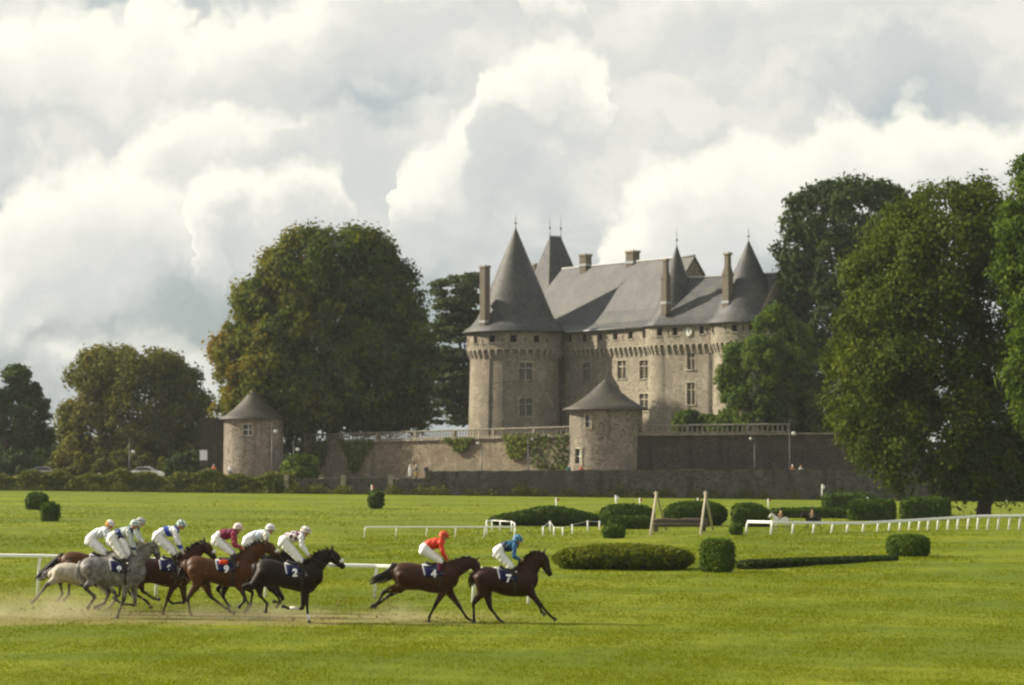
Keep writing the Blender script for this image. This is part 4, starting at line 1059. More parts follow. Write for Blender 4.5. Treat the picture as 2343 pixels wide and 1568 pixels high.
hedge_px('box_hedge', 'large squared hedge behind the white rail, the left one of two', 1938, 2062, 1143, 1192, 2.6, R_(-14), p=6, leaf=.10, seed=15, tint0=.25)
hedge_px('box_hedge', 'large squared hedge behind the white rail, the one nearer the tree trunk', 2058, 2188, 1139, 1190, 2.6, R_(-14), p=6, leaf=.10, seed=16, tint0=.25)
hedge_px('round_bush', 'lone domed bush on the grass below the middle of the boundary wall', 838, 881, 1122, 1164, 1.8, R_(-20), p=2.8, leaf=.12, seed=17, tint0=.25)
hedge_px('box_bush', 'dark clipped bush, the farther of two at the far left', 56, 104, 1129, 1167, 1.8, p=3.5, leaf=.12, seed=18, tint0=.15)
hedge_px('box_bush', 'small squared bush, the nearer of two at the far left', 88, 134, 1150, 1194, 1.4, R_(-30), p=4, leaf=.10, seed=19, tint0=.4)

# ------------------------------------------------------------------ rails, posts and jumps
def rail_run(label, pts, tops, rail_h, rail_d, post_w, group=None, kink=True, rail=True, name='running_rail'):
    """white running rail: pts = post feet, tops = height of the rail's upper edge"""
    o0 = Vector((pts[0].x, pts[0].y, pts[0].z)); root = thing(name, label, 'rail', o0, group)
    q = [Vector((p.x, p.y, t)) for p, t in zip(pts, tops)]
    if rail:
        for i in range(len(q) - 1):
            a, b = q[i], q[i + 1]; d = (b - a); hv = Vector((d.x, d.y, 0)).normalized(); nr = Vector((hv.y, -hv.x, 0)); m = MB()
            pr = [a + nr * (rail_d * s) + Vector((0, 0, z * rail_h)) for s, z in ((-.5, -.85), (-.3, -1), (.3, -1), (.5, -.85), (.5, -.2), (.25, 0), (-.25, 0), (-.5, -.2))]
            m.prism(pr, d * 0.9995); m.build('rail_board', M['white_paint'], root)
    for i, (p, t) in enumerate(zip(pts, tops)):
        m = MB(); top = Vector((p.x, p.y + .02, t - rail_h * .6)); ft = Vector((p.x - (.10 if kink else 0), p.y + .08, p.z - .2))
        m.tube([ft, ft.lerp(top, .75) - Vector((.02 if kink else 0, 0, 0)), top], [post_w * .55, post_w * .5, post_w * .5], 8); m.build('post', M['white_paint'], root)
    return root
# near rail behind the field of horses
nr_x = [-470, -170, 92, 362, 613, 862, 1088, 1215]; nr_y = [1355, 1357, 1360, 1363, 1366, 1370, 1378, 1382]; nr_t = [1262, 1265, 1268, 1276, 1285, 1291, 1297, 1299]
pts, tops = [], []
for x, y, t in zip(nr_x, nr_y, nr_t):
    g = ground_at(x, y); pts.append(g); tops.append(HC - (t - CYP) / FPX * g.y)
rail_run('white running rail just behind the galloping horses', pts, tops, 0.115, 0.09, 0.10)
# far low rail in the middle
pts, tops = [], []
for x in (836, 908, 978, 1044, 1110, 1180):
    g = ground_at(x, 1229); pts.append(g); tops.append(HC - (1204 - CYP) / FPX * g.y)
rail_run('low thin white rail on the grass above the red-capped jockey', pts, tops, 0.09, 0.06, 0.06)
# curved rail at the right
zr = zoomer(2650, 1780, 0.5216); pts, tops = [], []
for xx in (340, 520, 675, 825, 960, 1070, 1185, 1290, 1375, 1450, 1520, 1590, 1655, 1725, 1800, 1870, 1945, 2015, 2090, 2165, 2245, 2320, 2400):
    yb = np.interp(xx, [340, 520, 825, 1185, 1590, 2015, 2400], [460, 466, 456, 442, 433, 432, 434]); yt = np.interp(xx, [340, 825, 1185, 1590, 2015, 2400], [362, 370, 372, 348, 322, 318])
    x, y = zr(xx, yb); _, t = zr(xx, yt); g = ground_at(x, y); pts.append(g); tops.append(HC - (t - CYP) / FPX * g.y)
rail_run('curved white running rail in front of the squared hedges at the right', pts, tops, 0.16, 0.10, 0.12)
# pen of thin posts
def pen(label, posts, wire):
    g0 = ground_at(posts[0][0], posts[0][2]); root = thing('post_fence', label, 'fence', g0); tp = []
    for x, t, y in posts:
        g = ground_at(x, y); top = HC - (t - CYP) / FPX * g.y; m = MB(); m.tube([(g.x, g.y, g.z - .15), (g.x, g.y, top)], [.045, .04], 7); m.build('post', M['white_paint'], root); tp.append(Vector((g.x, g.y, top)))
    for i in range(len(tp) - 1):
        m = MB(); m.tube([tp[i] - Vector((0, 0, .05)), tp[i + 1] - Vector((0, 0, .05))], wire, 5); m.build('top_bar', M['white_paint'], root)
pen('small white barred fence at the end of the low rail', [(1113, 1190, 1224), (1125, 1189, 1214), (1144, 1190, 1215), (1170, 1192, 1216), (1177, 1196, 1224)], .03)
pen('row of thin white posts with a rope in front of the dark hedge', [(1242, 1204, 1226), (1258, 1192, 1217), (1267, 1205, 1225), (1287, 1206, 1226), (1309, 1199, 1223), (1344, 1191, 1216), (1371, 1192, 1213)], .012)
# log jump between two timber A-frames
def frame(label, xa, xl, xr, yt, yl, yr):
    gl, gr_ = ground_at(xl, yl), ground_at(xr, yr); Ya = (gl.y + gr_.y) / 2; top = P(xa, yt, Ya); root = thing('timber_frame', label, 'frame', gl, 'timber frames of the log jump')
    for g in (gl, gr_):
        m = MB(); m.tube([g - Vector((0, 0, .2)), top], [.075, .06], 8); m.build('leg', M['wood_post'], root)
    m = MB(); m.tube([top + Vector((0, -.12, .0)), top + Vector((0, .12, 0))], .13, 8); m.build('peg', M['wood_post'], root)
frame('left timber A-frame of the log jump', 1501, 1486, 1526, 1129, 1225, 1213)
frame('right timber A-frame of the log jump', 1614, 1601, 1632, 1129, 1225, 1213)
lg = thing('log_jump', 'stack of pale cut logs lying between the two timber A-frames', 'logs', ground_at(1555, 1217)); rn = random.Random(6)
a, b = ground_at(1490, 1217), ground_at(1618, 1217)
for i in range(2):
    z = .42 + .25 * i; m = MB(); n = 8
    m.tube([Vector((a.x + (b.x - a.x) * t / n, a.y + .1 * i + rn.uniform(-.03, .03), z + gz(a.x, a.y) + rn.uniform(-.02, .02))) for t in range(n + 1)], [.135 + rn.uniform(-.015, .015) for _ in range(n + 1)], 10); m.build('log', M['log'], lg)
for x in (1500, 1608):
    g = ground_at(x, 1217); m = MB(); m.box((g.x, g.y + .15, g.z + .2), .3, .7, .5); m.build('log_rest', M['log'], lg)
# flag posts
M['red_paint'] = plain('red_flag', (0.50, 0.035, 0.03), 0.6)
def flag(label, x, y0, y1, lean=0.0, red=True, Yf=None):
    g = ground_at(x, y1) if Yf is None else P(x, y1, Yf); top = HC - (y0 - CYP) / FPX * g.y; root = thing('marker_post', label, 'post', g, 'jump marker posts'); t = Vector((g.x + lean, g.y, top))
    m = MB(); m.tube([g - Vector((0, 0, .3)), t], .05, 7); m.build('pole', M['white_paint'], root)
    m = MB(); k = t - (t - Vector(g)) * .28; m.prism([k + Vector((0.02, 0, 0)), t + Vector((.02, 0, 0)), t + Vector((.26, .05, -.12)), k + Vector((.26, .05, .06))], (0, .03, 0)); m.build('flag', M['red_paint'] if red else M['white_paint'], root)
flag('red-topped marker post behind the long dark hedge', 1272, 1139, 1166)
flag('leaning white marker post between the dark mounds', 1412, 1133, 1172, -.16, False)
flag('red marker post left of the timber frames', 1463, 1140, 1163)
flag('red and white marker post between the timber frames', 1596, 1139, 1158)
flag('red marker post right of the timber frames', 1757, 1141, 1164)
flag('tall white marker post by the wall, left of the farther squared hedge top', 1880, 1108, 1150, 0, False)
flag('white marker post above the gap between the squared hedges', 1984, 1138, 1166, 0, False)
flag('white marker post beside the big tree trunk', 2302, 1115, 1150, 0, False)
flag('red marker post behind the domed bush below the wall', 850, 1110, 1142)
# ------------------------------------------------------------------ bodies: continuous skins grown over tapered limbs
def crom(vals, sub):
    """Catmull-Rom through rows of numbers"""
    a = np.array(vals, float); n = len(a)
    if n < 3 or sub < 2: return a
    out = []
    for i in range(n - 1):
        p0, p1, p2, p3 = a[max(i - 1, 0)], a[i], a[i + 1], a[min(i + 2, n - 1)]
        for s in range(sub):
            t = s / sub; out.append(0.5 * ((2 * p1) + (-p0 + p2) * t + (2 * p0 - 5 * p1 + 4 * p2 - p3) * t * t + (-p0 + 3 * p1 - 3 * p2 + p3) * t ** 3))
    out.append(a[-1]); return np.array(out)
def loft(m, rows, n=14, sub=3, upright=False):
    """rows: (x, y, z, lateral radius, other radius); closed rounded tube"""
    r = crom(rows, sub); P_ = r[:, :3]; ra, rb = np.maximum(r[:, 3], .004), np.maximum(r[:, 4], .004); k = len(r)
    rings = []
    def ring(c, t, a, b):
        t = Vector(t); t = t.normalized() if t.length > 1e-9 else Vector((1, 0, 0))
        L = Vector((0, 1, 0)); L = (L - t * L.dot(t))
        L = L.normalized() if L.length > .2 else Vector((1, 0, 0)); U = t.cross(L).normalized()
        if upright: L, U = Vector((0, 1, 0)), Vector((0, 0, 1))
        return [Vector(c) + L * (a * math.cos(2 * math.pi * i / n)) + U * (b * math.sin(2 * math.pi * i / n)) for i in range(n)]
    T_ = [P_[min(i + 1, k - 1)] - P_[max(i - 1, 0)] for i in range(k)]
    t0 = Vector(T_[0]).normalized(); t1 = Vector(T_[-1]).normalized()
    for f, q in ((.95, .3), (.7, .71), (.35, .93)): 
        e = min(ra[0], rb[0]); rings.append(ring(Vector(P_[0]) - t0 * e * f, T_[0], ra[0] * q, rb[0] * q))
    for i in range(k): rings.append(ring(P_[i], T_[i], ra[i], rb[i]))
    for f, q in ((.35, .93), (.7, .71), (.95, .3)):
        e = min(ra[-1], rb[-1]); rings.append(ring(Vector(P_[-1]) + t1 * e * f, T_[-1], ra[-1] * q, rb[-1] * q))
    vs = [v for g in rings for v in g]; fs = []
    for j in range(len(rings) - 1):
        for i in range(n): fs.append((j * n + i, j * n + (i + 1) % n, (j + 1) * n + (i + 1) % n, (j + 1) * n + i))
    fs.append(tuple(reversed(range(n)))); fs.append(tuple((len(rings) - 1) * n + i for i in range(n)))
    m.add(vs, fs, True); return m
def grow(m, voxel, smooth=4):
    """melts overlapping limbs into one skin"""
    me = m.mesh('tmp'); bm = bmesh.new(); bm.from_mesh(me); bmesh.ops.recalc_face_normals(bm, faces=bm.faces); bm.to_mesh(me); bm.free()
    o = bpy.data.objects.new('tmp', me); COL.objects.link(o)
    r = o.modifiers.new('r', 'REMESH'); r.mode = 'VOXEL'; r.voxel_size = voxel; r.use_smooth_shade = True
    s = o.modifiers.new('s', 'SMOOTH'); s.factor = .5; s.iterations = smooth
    dg = bpy.context.evaluated_depsgraph_get(); out = bpy.data.meshes.new_from_object(o.evaluated_get(dg))
    bpy.data.objects.remove(o); bpy.data.meshes.remove(me)
    out.polygons.foreach_set('use_smooth', [True] * len(out.polygons))
    return out

def crease(me, amp, k, seed):
    """wind-blown folds in cloth"""
    n = len(me.vertices); co = np.empty(n * 3, np.float32); no = np.empty(n * 3, np.float32)
    me.vertices.foreach_get('co', co); me.vertices.foreach_get('normal', no); co = co.reshape(-1, 3); no = no.reshape(-1, 3)
    w = np.sin(co[:, 0] * k + 2.2 * np.sin(co[:, 2] * k * .45 + seed) + co[:, 1] * k * .5) * np.sin(co[:, 2] * k * .7 + seed + co[:, 1] * k * .3) + .5 * np.sin(co[:, 0] * k * 1.9 - co[:, 2] * k * 1.3 + seed)
    me.vertices.foreach_set('co', (co + no * (amp * w)[:, None]).astype(np.float32).ravel()); me.update(); return me
def coat(name, base, dark, belly=None, dapple=None):
    m, T, b = material(name, 0.55, 0.22)
    at = T.new('ShaderNodeAttribute', attribute_name='points'); tc = T.new('ShaderNodeTexCoord'); p = tc.outputs['Object']
    nz = T.noise(p, 3.0, 4.0); c = T.mix(nz.outputs['Fac'], tuple(x * .75 for x in base), tuple(x * 1.25 for x in base))
    if dapple:
        d = T.noise(p, 7.0, 5.0, .6, .4); c = T.mix(T.smooth(d.outputs['Fac'], .40, .60), c, dapple)
    T.l.new(T.mix(at.outputs['Fac'], c, dark), b.inputs['Base Color'])
    fine = T.noise(p, 60.0, 3.0); bump(T, b, fine.outputs['Fac'], .15, .01)
    return m
M['bay'] = coat('bay_coat', (0.040, 0.0145, 0.005), (0.012, 0.009, 0.007))
M['dark_bay'] = coat('dark_bay_coat', (0.011, 0.005, 0.0035), (0.010, 0.007, 0.006))
M['red_bay'] = coat('red_bay_coat', (0.027, 0.0088, 0.004), (0.011, 0.008, 0.006))
M['light_bay'] = coat('light_bay_coat', (0.068, 0.025, 0.007), (0.016, 0.011, 0.008))
M['grey_coat'] = coat('dapple_grey_coat', (0.20, 0.188, 0.17), (0.025, 0.024, 0.023), dapple=(0.095, 0.09, 0.085))
M['pale_grey'] = coat('pale_grey_coat', (0.42, 0.375, 0.30), (0.07, 0.062, 0.055), dapple=(0.33, 0.29, 0.235))
M['white_coat'] = coat('white_coat', (0.68, 0.66, 0.60), (0.30, 0.28, 0.25))
M['black_hair'] = plain('black_horsehair', (0.014, 0.011, 0.009), 0.5, .35)
M['grey_hair'] = plain('grey_horsehair', (0.22, 0.205, 0.19), 0.6, .3)
M['brown_hair'] = plain('brown_horsehair', (0.06, 0.03, 0.015), 0.55, .3)
M['hoof'] = plain('hoof_horn', (0.035, 0.03, 0.026), 0.5, .3)
M['leather'] = plain('black_leather', (0.018, 0.014, 0.012), 0.4, .4)
M['tan_leather'] = plain('brown_leather', (0.09, 0.045, 0.02), 0.5, .4)
M['steel'] = plain('stirrup_steel', (0.6, 0.6, 0.6), 0.25, .5, .03, 6, 1.0)
M['wool'] = plain('white_sheepskin', (0.72, 0.70, 0.64), 0.95, .1, .1, 40)
M['cloth_navy'] = plain('navy_saddle_cloth', (0.008, 0.011, 0.05), 0.8, .15)
M['cloth_white'] = plain('white_cloth', (0.76, 0.76, 0.76), 0.8, .15, .04)
M['cloth_red'] = plain('red_pad', (0.60, 0.06, 0.02), 0.8, .15)
M['skin'] = plain('skin', (0.42, 0.22, 0.14), 0.55, .3, .08)
M['breeches'] = plain('white_breeches', (0.72, 0.71, 0.69), 0.75, .2, .04)
M['eye'] = plain('dark_eye', (0.01, 0.008, 0.006), .15, .5)
M['goggles'] = plain('dark_goggles', (0.012, 0.012, 0.014), .2, .5)

def silk(name, a, b=None, kind='plain', k=7.0, ph=0.0):
    m, T, bs = material(name, 0.5, 0.35); tc = T.new('ShaderNodeTexCoord'); p = tc.outputs['Object']; col = None
    nz = T.noise(p, 9.0, 4.0)
    if kind == 'plain': fac = None
    elif kind == 'checker':
        ck = T.new('ShaderNodeTexChecker'); mp_ = T.new('ShaderNodeMapping'); mp_.inputs['Rotation'].default_value = (0, math.radians(20), 0); T.l.new(p, mp_.inputs[0]); T.l.new(mp_.outputs[0], ck.inputs[0]); ck.inputs['Scale'].default_value = k; fac = ck.outputs['Fac']
    elif kind == 'bands':
        sx = T.new('ShaderNodeSeparateXYZ'); T.l.new(p, sx.inputs[0]); q = T.math('SUBTRACT', sx.outputs[0], T.math('MULTIPLY', sx.outputs[2], -.45)); fac = T.math('GREATER_THAN', T.math('FRACT', T.math('ADD', T.math('MULTIPLY', q, k), ph)), .5)
    elif kind == 'ring':
        sx = T.new('ShaderNodeSeparateXYZ'); T.l.new(p, sx.inputs[0]); fac = T.math('LESS_THAN', T.math('ABSOLUTE', T.math('SUBTRACT', sx.outputs[2], ph)), k)
    else:
        vo = T.new('ShaderNodeTexVoronoi'); T.l.new(p, vo.inputs[0]); vo.inputs['Scale'].default_value = k; fac = T.math('LESS_THAN', vo.outputs['Distance'], .36)
    c = T.mix(fac, a, b) if fac is not None else T.mix(nz.outputs['Fac'], tuple(x * .9 for x in a), tuple(min(1, x * 1.1) for x in a))
    T.l.new(c, bs.inputs['Base Color']); wr = T.noise(p, 14.0, 4.0, .6, .6); bump(T, bs, wr.outputs['Fac'], .5, .03)
    return m

# ------------------------------------------------------------------ horses
def horse(label, Yh, tr, spec, mat, hair, cloth=None, num=None, noseband=False, voxel=0.017, group='horses of the race', scale=1.0, tack=True, flip=False, loc=None, name='horse'):
    """tr maps traced points to (x, z) in metres; spec holds the traced outline and joints"""
    q = lambda x, y: tr(x, y)
    tk = [(q(x, t)[0], q(x, t)[1], q(x, b)[1], w) for x, t, b, w in spec['trunk']]
    ox = (tk[0][0] + tk[-1][0]) / 2 if loc is None else 0.0
    root = thing(name, label, 'horse', (ox, Yh, 0.0) if loc is None else loc, group, math.pi if flip else 0.0)
    S = lambda p, y=0.0: ((p[0] - ox) * scale, y * scale, p[1] * scale)
    m = MB()
    trunk = [((x - ox) * scale, 0.0, (a + b) / 2 * scale, w * scale, (a - b) / 2 * scale) for x, a, b, w in tk]
    loft(m, trunk, 20, 3, True)
    px = lambda v: v * spec.get('unit', 1 / 565.0)
    neck = [S(q(x, y)) + ((.17, .115, .085, .07)[min(i, 3)] * scale, px(h) * scale) for i, (x, y, h) in enumerate(spec['neck'])]
    loft(m, neck, 16, 4)
    hd = [S(q(x, y)) + ((.080, .092, .066, .056)[i] * scale, px(h) * scale) for i, (x, y, h) in enumerate(spec['head'])]
    loft(m, hd, 14, 4)
    c0, c1 = Vector(hd[0][:3]), Vector(hd[-1][:3]); hdir = (c1 - c0).normalized(); hup = Vector((-hdir.z, 0, hdir.x))
    if hup.z < 0: hup = -hup
    for s in (-1, 1):
        e0 = c0 + hup * hd[0][4] * .6 + Vector((0, s * .05 * scale, 0)) - hdir * .02; ed = (spec.get('ear') or (0.1, 1.0)); e1 = e0 + Vector((ed[0], s * .12, ed[1])).normalized() * .17 * scale
        m2 = [tuple(e0) + (.034 * scale, .030 * scale), tuple(e0.lerp(e1, .45)) + (.034 * scale, .028 * scale), tuple(e1) + (.008 * scale, .008 * scale)]; loft(m, m2, 8, 2)
        j = Vector(hd[1][:3]); loft(m, [tuple(j + Vector((0, s * .045 * scale, -.02))) + (.045 * scale, .07 * scale), tuple(j + hdir * .08 + Vector((0, s * .04 * scale, 0))) + (.04 * scale, .05 * scale)], 8, 1)
    low = []; feet = []
    for kind, side, pts in spec['legs']:
        pp = [Vector(S(q(*p))) for p in pts]; yy = side * (.15 if kind == 'h' else .13) * scale
        yl = [yy * f for f in ((.75, 1.0, .95, .85, .85, .85) if kind == 'h' else (.8, 1.0, .95, .85, .85, .85))]
        if kind == 'h': hip, st, hk, fe, ho = pp[:5]; seq = [(hip, .155, .19), (st, .105, .15), (st.lerp(hk, .5), .07, .095), (hk, .048, .062), (hk.lerp(fe, .3), .034, .042), (hk.lerp(fe, .75), .032, .038), (fe, .040, .045), (fe.lerp(ho, .55), .033, .036), (ho, .043, .05)]
        else: hip, el, hk, fe, ho = pp[:5]; seq = [(hip, .13, .17), (el, .085, .12), (el.lerp(hk, .5), .062, .078), (hk, .048, .056), (hk.lerp(fe, .3), .034, .038), (hk.lerp(fe, .75), .031, .036), (fe, .038, .043), (fe.lerp(ho, .55), .032, .035), (ho, .043, .05)]
        rows = []
        for i, (p, a, b) in enumerate(seq):
            f = i / (len(seq) - 1); y_ = yy * (1.18 - .18 * min(1, f * 3)) if f < .4 else yy * (1 - .12 * f)
            rows.append((p.x, y_, p.z, a * scale, b * scale))
        loft(m, rows, 12, 2)
        low.append(([Vector((r[0], r[1], r[2])) for r in rows[3:]])); feet.append((Vector(rows[-2][:3]), Vector(rows[-1][:3])))
    me = grow(m, voxel * max(scale, .6), 3)
    n = len(me.vertices); co = np.empty(n * 3, np.float32); me.vertices.foreach_get('co', co); co = co.reshape(-1, 3); dk = np.zeros(n)
    for ch in low:
        for a, b in zip(ch[:-1], ch[1:]):
            a_, b_ = np.array(a), np.array(b); ab = b_ - a_; t = np.clip(((co - a_) @ ab) / (ab @ ab + 1e-9), 0, 1); d = np.linalg.norm(co - (a_ + t[:, None] * ab), axis=1); dk = np.maximum(dk, np.clip((.13 * scale - d) / (.05 * scale), 0, 1))
    mz = np.array(hd[-1][:3]); dk = np.maximum(dk, np.clip((.17 * scale - np.linalg.norm(co - mz, axis=1)) / (.08 * scale), 0, .8))
    at = me.attributes.new('points', 'FLOAT', 'POINT'); at.data.foreach_set('value', dk.astype(np.float32))
    link('body', me, mat, root)
    for a, b in feet:
        d = (b - a).normalized(); h = MB(); h.tube([b - d * .012, b + d * .05 * scale, b + d * .062 * scale], [.050 * scale, .062 * scale, .05 * scale], 10); h.build('hoof', M['hoof'], root, world=False)
    for s in (-1, 1):
        e = Vector(hd[1][:3]).lerp(Vector(hd[0][:3]), .35) + hup * hd[1][4] * .35 + Vector((0, s * .088 * scale, 0)); h = MB(); h.lathe(e, [(.001, -.018), (.016, -.01), (.016, .01), (.001, .018)], 8); h.build('eye', M['eye'], root, world=False)
    # mane and tail: locks of hair
    rn = random.Random(int(abs(ox) * 100) + 3); h = MB(); nk = [Vector(r[:3]) for r in neck]
    ups = []
    for i in range(len(nk)):
        t = (nk[min(i + 1, len(nk) - 1)] - nk[max(i - 1, 0)]).normalized(); u = Vector((-t.z, 0, t.x)); u = u if u.z > 0 else -u; ups.append(nk[i] + u * neck[i][4] * .93)
    ups.append(c0 + hup * hd[0][4] * .9)
    path = crom([tuple(u) for u in ups], 14)
    for i in range(0, len(path)):
        b = Vector(path[i]); L = rn.uniform(.07, .15) * scale; s = -1 if rn.random() < .8 else 1
        e = b + Vector((-rn.uniform(.2, .9), s * rn.uniform(.1, .6), rn.uniform(-.5, .55))).normalized() * L
        h.tube([b - Vector((0, 0, .03)), b.lerp(e, .5) + Vector((0, 0, .015)), e], [.026 * scale, .020 * scale, .003], 5)
    h.build('mane', hair, root, world=False)
    tl = [Vector(S(q(*p))) for p in spec['tail']]; h = MB(); base = crom([tuple(p) for p in tl], 5); K = len(base); fat = spec.get('tail_fat', 1.0) * scale
    for sidx in range(26):
        off = Vector((rn.uniform(-1, 1), rn.uniform(-1, 1), rn.uniform(-1, 1))); pts = []; rr = []
        end = rn.uniform(.7, 1.0)
        for i in range(K):
            f = i / (K - 1)
            if f > end: break
            pts.append(Vector(base[i]) + off * fat * (.02 + .075 * math.sin(math.pi * min(1, f * .8 + .05)))); rr.append(max(.003, fat * .03 * (1 - f / end) ** .6 + .003))
        if len(pts) > 2: h.tube(pts, rr, 5)
    h.build('tail', hair, root, world=False)
    info = dict(root=root, ox=ox, S=S, q=q, trunk=trunk)
    if not tack: return info
    tarr = crom(trunk, 4)
    def sec(x): return [float(np.interp(x, tarr[:, 0], tarr[:, k])) for k in (2, 3, 4)]
    def skin_pt(x, a, off):
        zc, hw, hh = sec(x); return Vector((x, (hw + off) * math.sin(a), zc + (hh + off) * math.cos(a)))
    x0, x1 = [(q(v, 700)[0] - ox) for v in spec['cloth']]
    def patch(xa, xb, a0, a1, off, nx=6, na=18, slope=0.0):
        vs, fs = [], []
        for i in range(nx + 1):
            for j in range(na + 1):
                a = a0 + (a1 - a0) * j / na; x = xa + (xb - xa) * i / nx + slope * (1 - math.cos(a)); vs.append(skin_pt(x, a, off))
        for i in range(nx):
            for j in range(na): fs.append((i * (na + 1) + j, i * (na + 1) + j + 1, (i + 1) * (na + 1) + j + 1, (i + 1) * (na + 1) + j))
        g = MB(); g.add(vs, fs, True); return g
    sc = patch(x0, x1, -1.38, 1.38, .020, slope=.10).build('saddle_cloth', cloth or M['cloth_navy'], root, world=False, recalc=False)
    md = sc.modifiers.new('thickness', 'SOLIDIFY'); md.thickness = .012
    t_ = patch(x0 - .03, x0 + .035, -1.3, 1.3, .030, nx=2, slope=.10).build('cloth_edging', M['cloth_white'], sc, world=False, recalc=False)
    t_ = patch(x0 - .01, x1 - .05, -.42, .42, .034, nx=5, na=8, slope=.10).build('cloth_edging', M['cloth_white'], sc, world=False, recalc=False)
    if num:
        cu = bpy.data.curves.new('n', 'FONT'); cu.body = num; cu.size = .27; cu.align_x = 'CENTER'; cu.align_y = 'CENTER'; cu.offset = .012
        to = bpy.data.objects.new('n', cu); COL.objects.link(to); tm_ = bpy.data.meshes.new_from_object(to.evaluated_get(bpy.context.evaluated_depsgraph_get())); bpy.data.objects.remove(to)
        bm = bmesh.new(); bm.from_mesh(tm_); bmesh.ops.triangulate(bm, faces=bm.faces); bmesh.ops.subdivide_edges(bm, edges=[e for e in bm.edges if e.calc_length() > .05], cuts=2, use_grid_fill=False)
        xc = (x0 + x1) / 2 - .015
        for v in bm.verts:
            x = xc + v.co.x + .08; zc, hw, hh = sec(x); zt = zc + hh * .40 + v.co.y; r = max(0.0, 1 - ((zt - zc) / (hh + .03)) ** 2); v.co = Vector((x, -(hw + .038) * math.sqrt(r), zt))
        bm.to_mesh(tm_); bm.free(); tm_.materials.clear(); link('number', tm_, M['cloth_white'], sc)
    g = MB(); xs = (x0 + x1) / 2 + .10
    rows = []
    for f, lat, th in ((-.24, .13, .05), (-.16, .16, .045), (0, .13, .03), (.14, .13, .035), (.2, .10, .05)):
        x = xs + f; zc, hw, hh = sec(x); rows.append((x, 0, zc + hh + .035 + (.035 if f < -.2 or f > .18 else 0), lat, th))
    loft(g, rows, 12, 3); g.build('saddle', M['leather'], root, world=False)
    for s in (-1, 1):
        g = MB(); vs = []; pl = [(-.10, .35), (.12, .30), (.20, .75), (.16, 1.25), (-.02, 1.25), (-.08, .8)]
        for f, a in pl: vs.append(skin_pt(xs + f, s * a, .036))
        n_ = len(vs); g.add(vs, [tuple(range(n_))]); fl = g.build('saddle_flap', M['leather'], root, world=False); md = fl.modifiers.new('thickness', 'SOLIDIFY'); md.thickness = .012
    patch(xs + .10, xs + .17, .2, 2 * math.pi - .2, .012, nx=1, na=28).build('girth', M['leather'], root, world=False, recalc=False)
    # bridle
    g = MB(); Hd = [Vector(r[:3]) for r in hd]
    def ringp(f, k, rad):
        i = min(len(hd) - 2, int(f)); t = f - i; c = Hd[i].lerp(Hd[i + 1], t); a = hd[i][3] + (hd[i + 1][3] - hd[i][3]) * t; b = hd[i][4] + (hd[i + 1][4] - hd[i][4]) * t
        return [c + Vector((0, a * k * math.cos(w), 0)) + hup * (b * k * math.sin(w)) for w in np.linspace(0, 2 * math.pi, 17)]
    g.tube(ringp(2.1, 1.08, 0), .012, 5); g.tube(ringp(.55, 1.07, 0), .012, 5)
    for s in (-1, 1):
        g.tube([Hd[0] + Vector((0, s * .085, 0)), Hd[1] + Vector((0, s * .10, 0)), Hd[2] + Vector((0, s * .072, 0)) - hup * .03, Hd[3] + Vector((0, s * .064, 0)) - hup * .03], .010, 5)
    br = g.build('bridle', M['leather'], root, world=False)
    if noseband:
        g = MB(); pts = ringp(2.0, 1.16, 0); g.tube(pts[1:8] if hup.z > 0 else pts, .045, 8); g.build('sheepskin_noseband', M['wool'], br, world=False)
    info.update(mouth=Hd[3] - hup * .03, sec=sec, xs=xs, neck=nk)
    return info

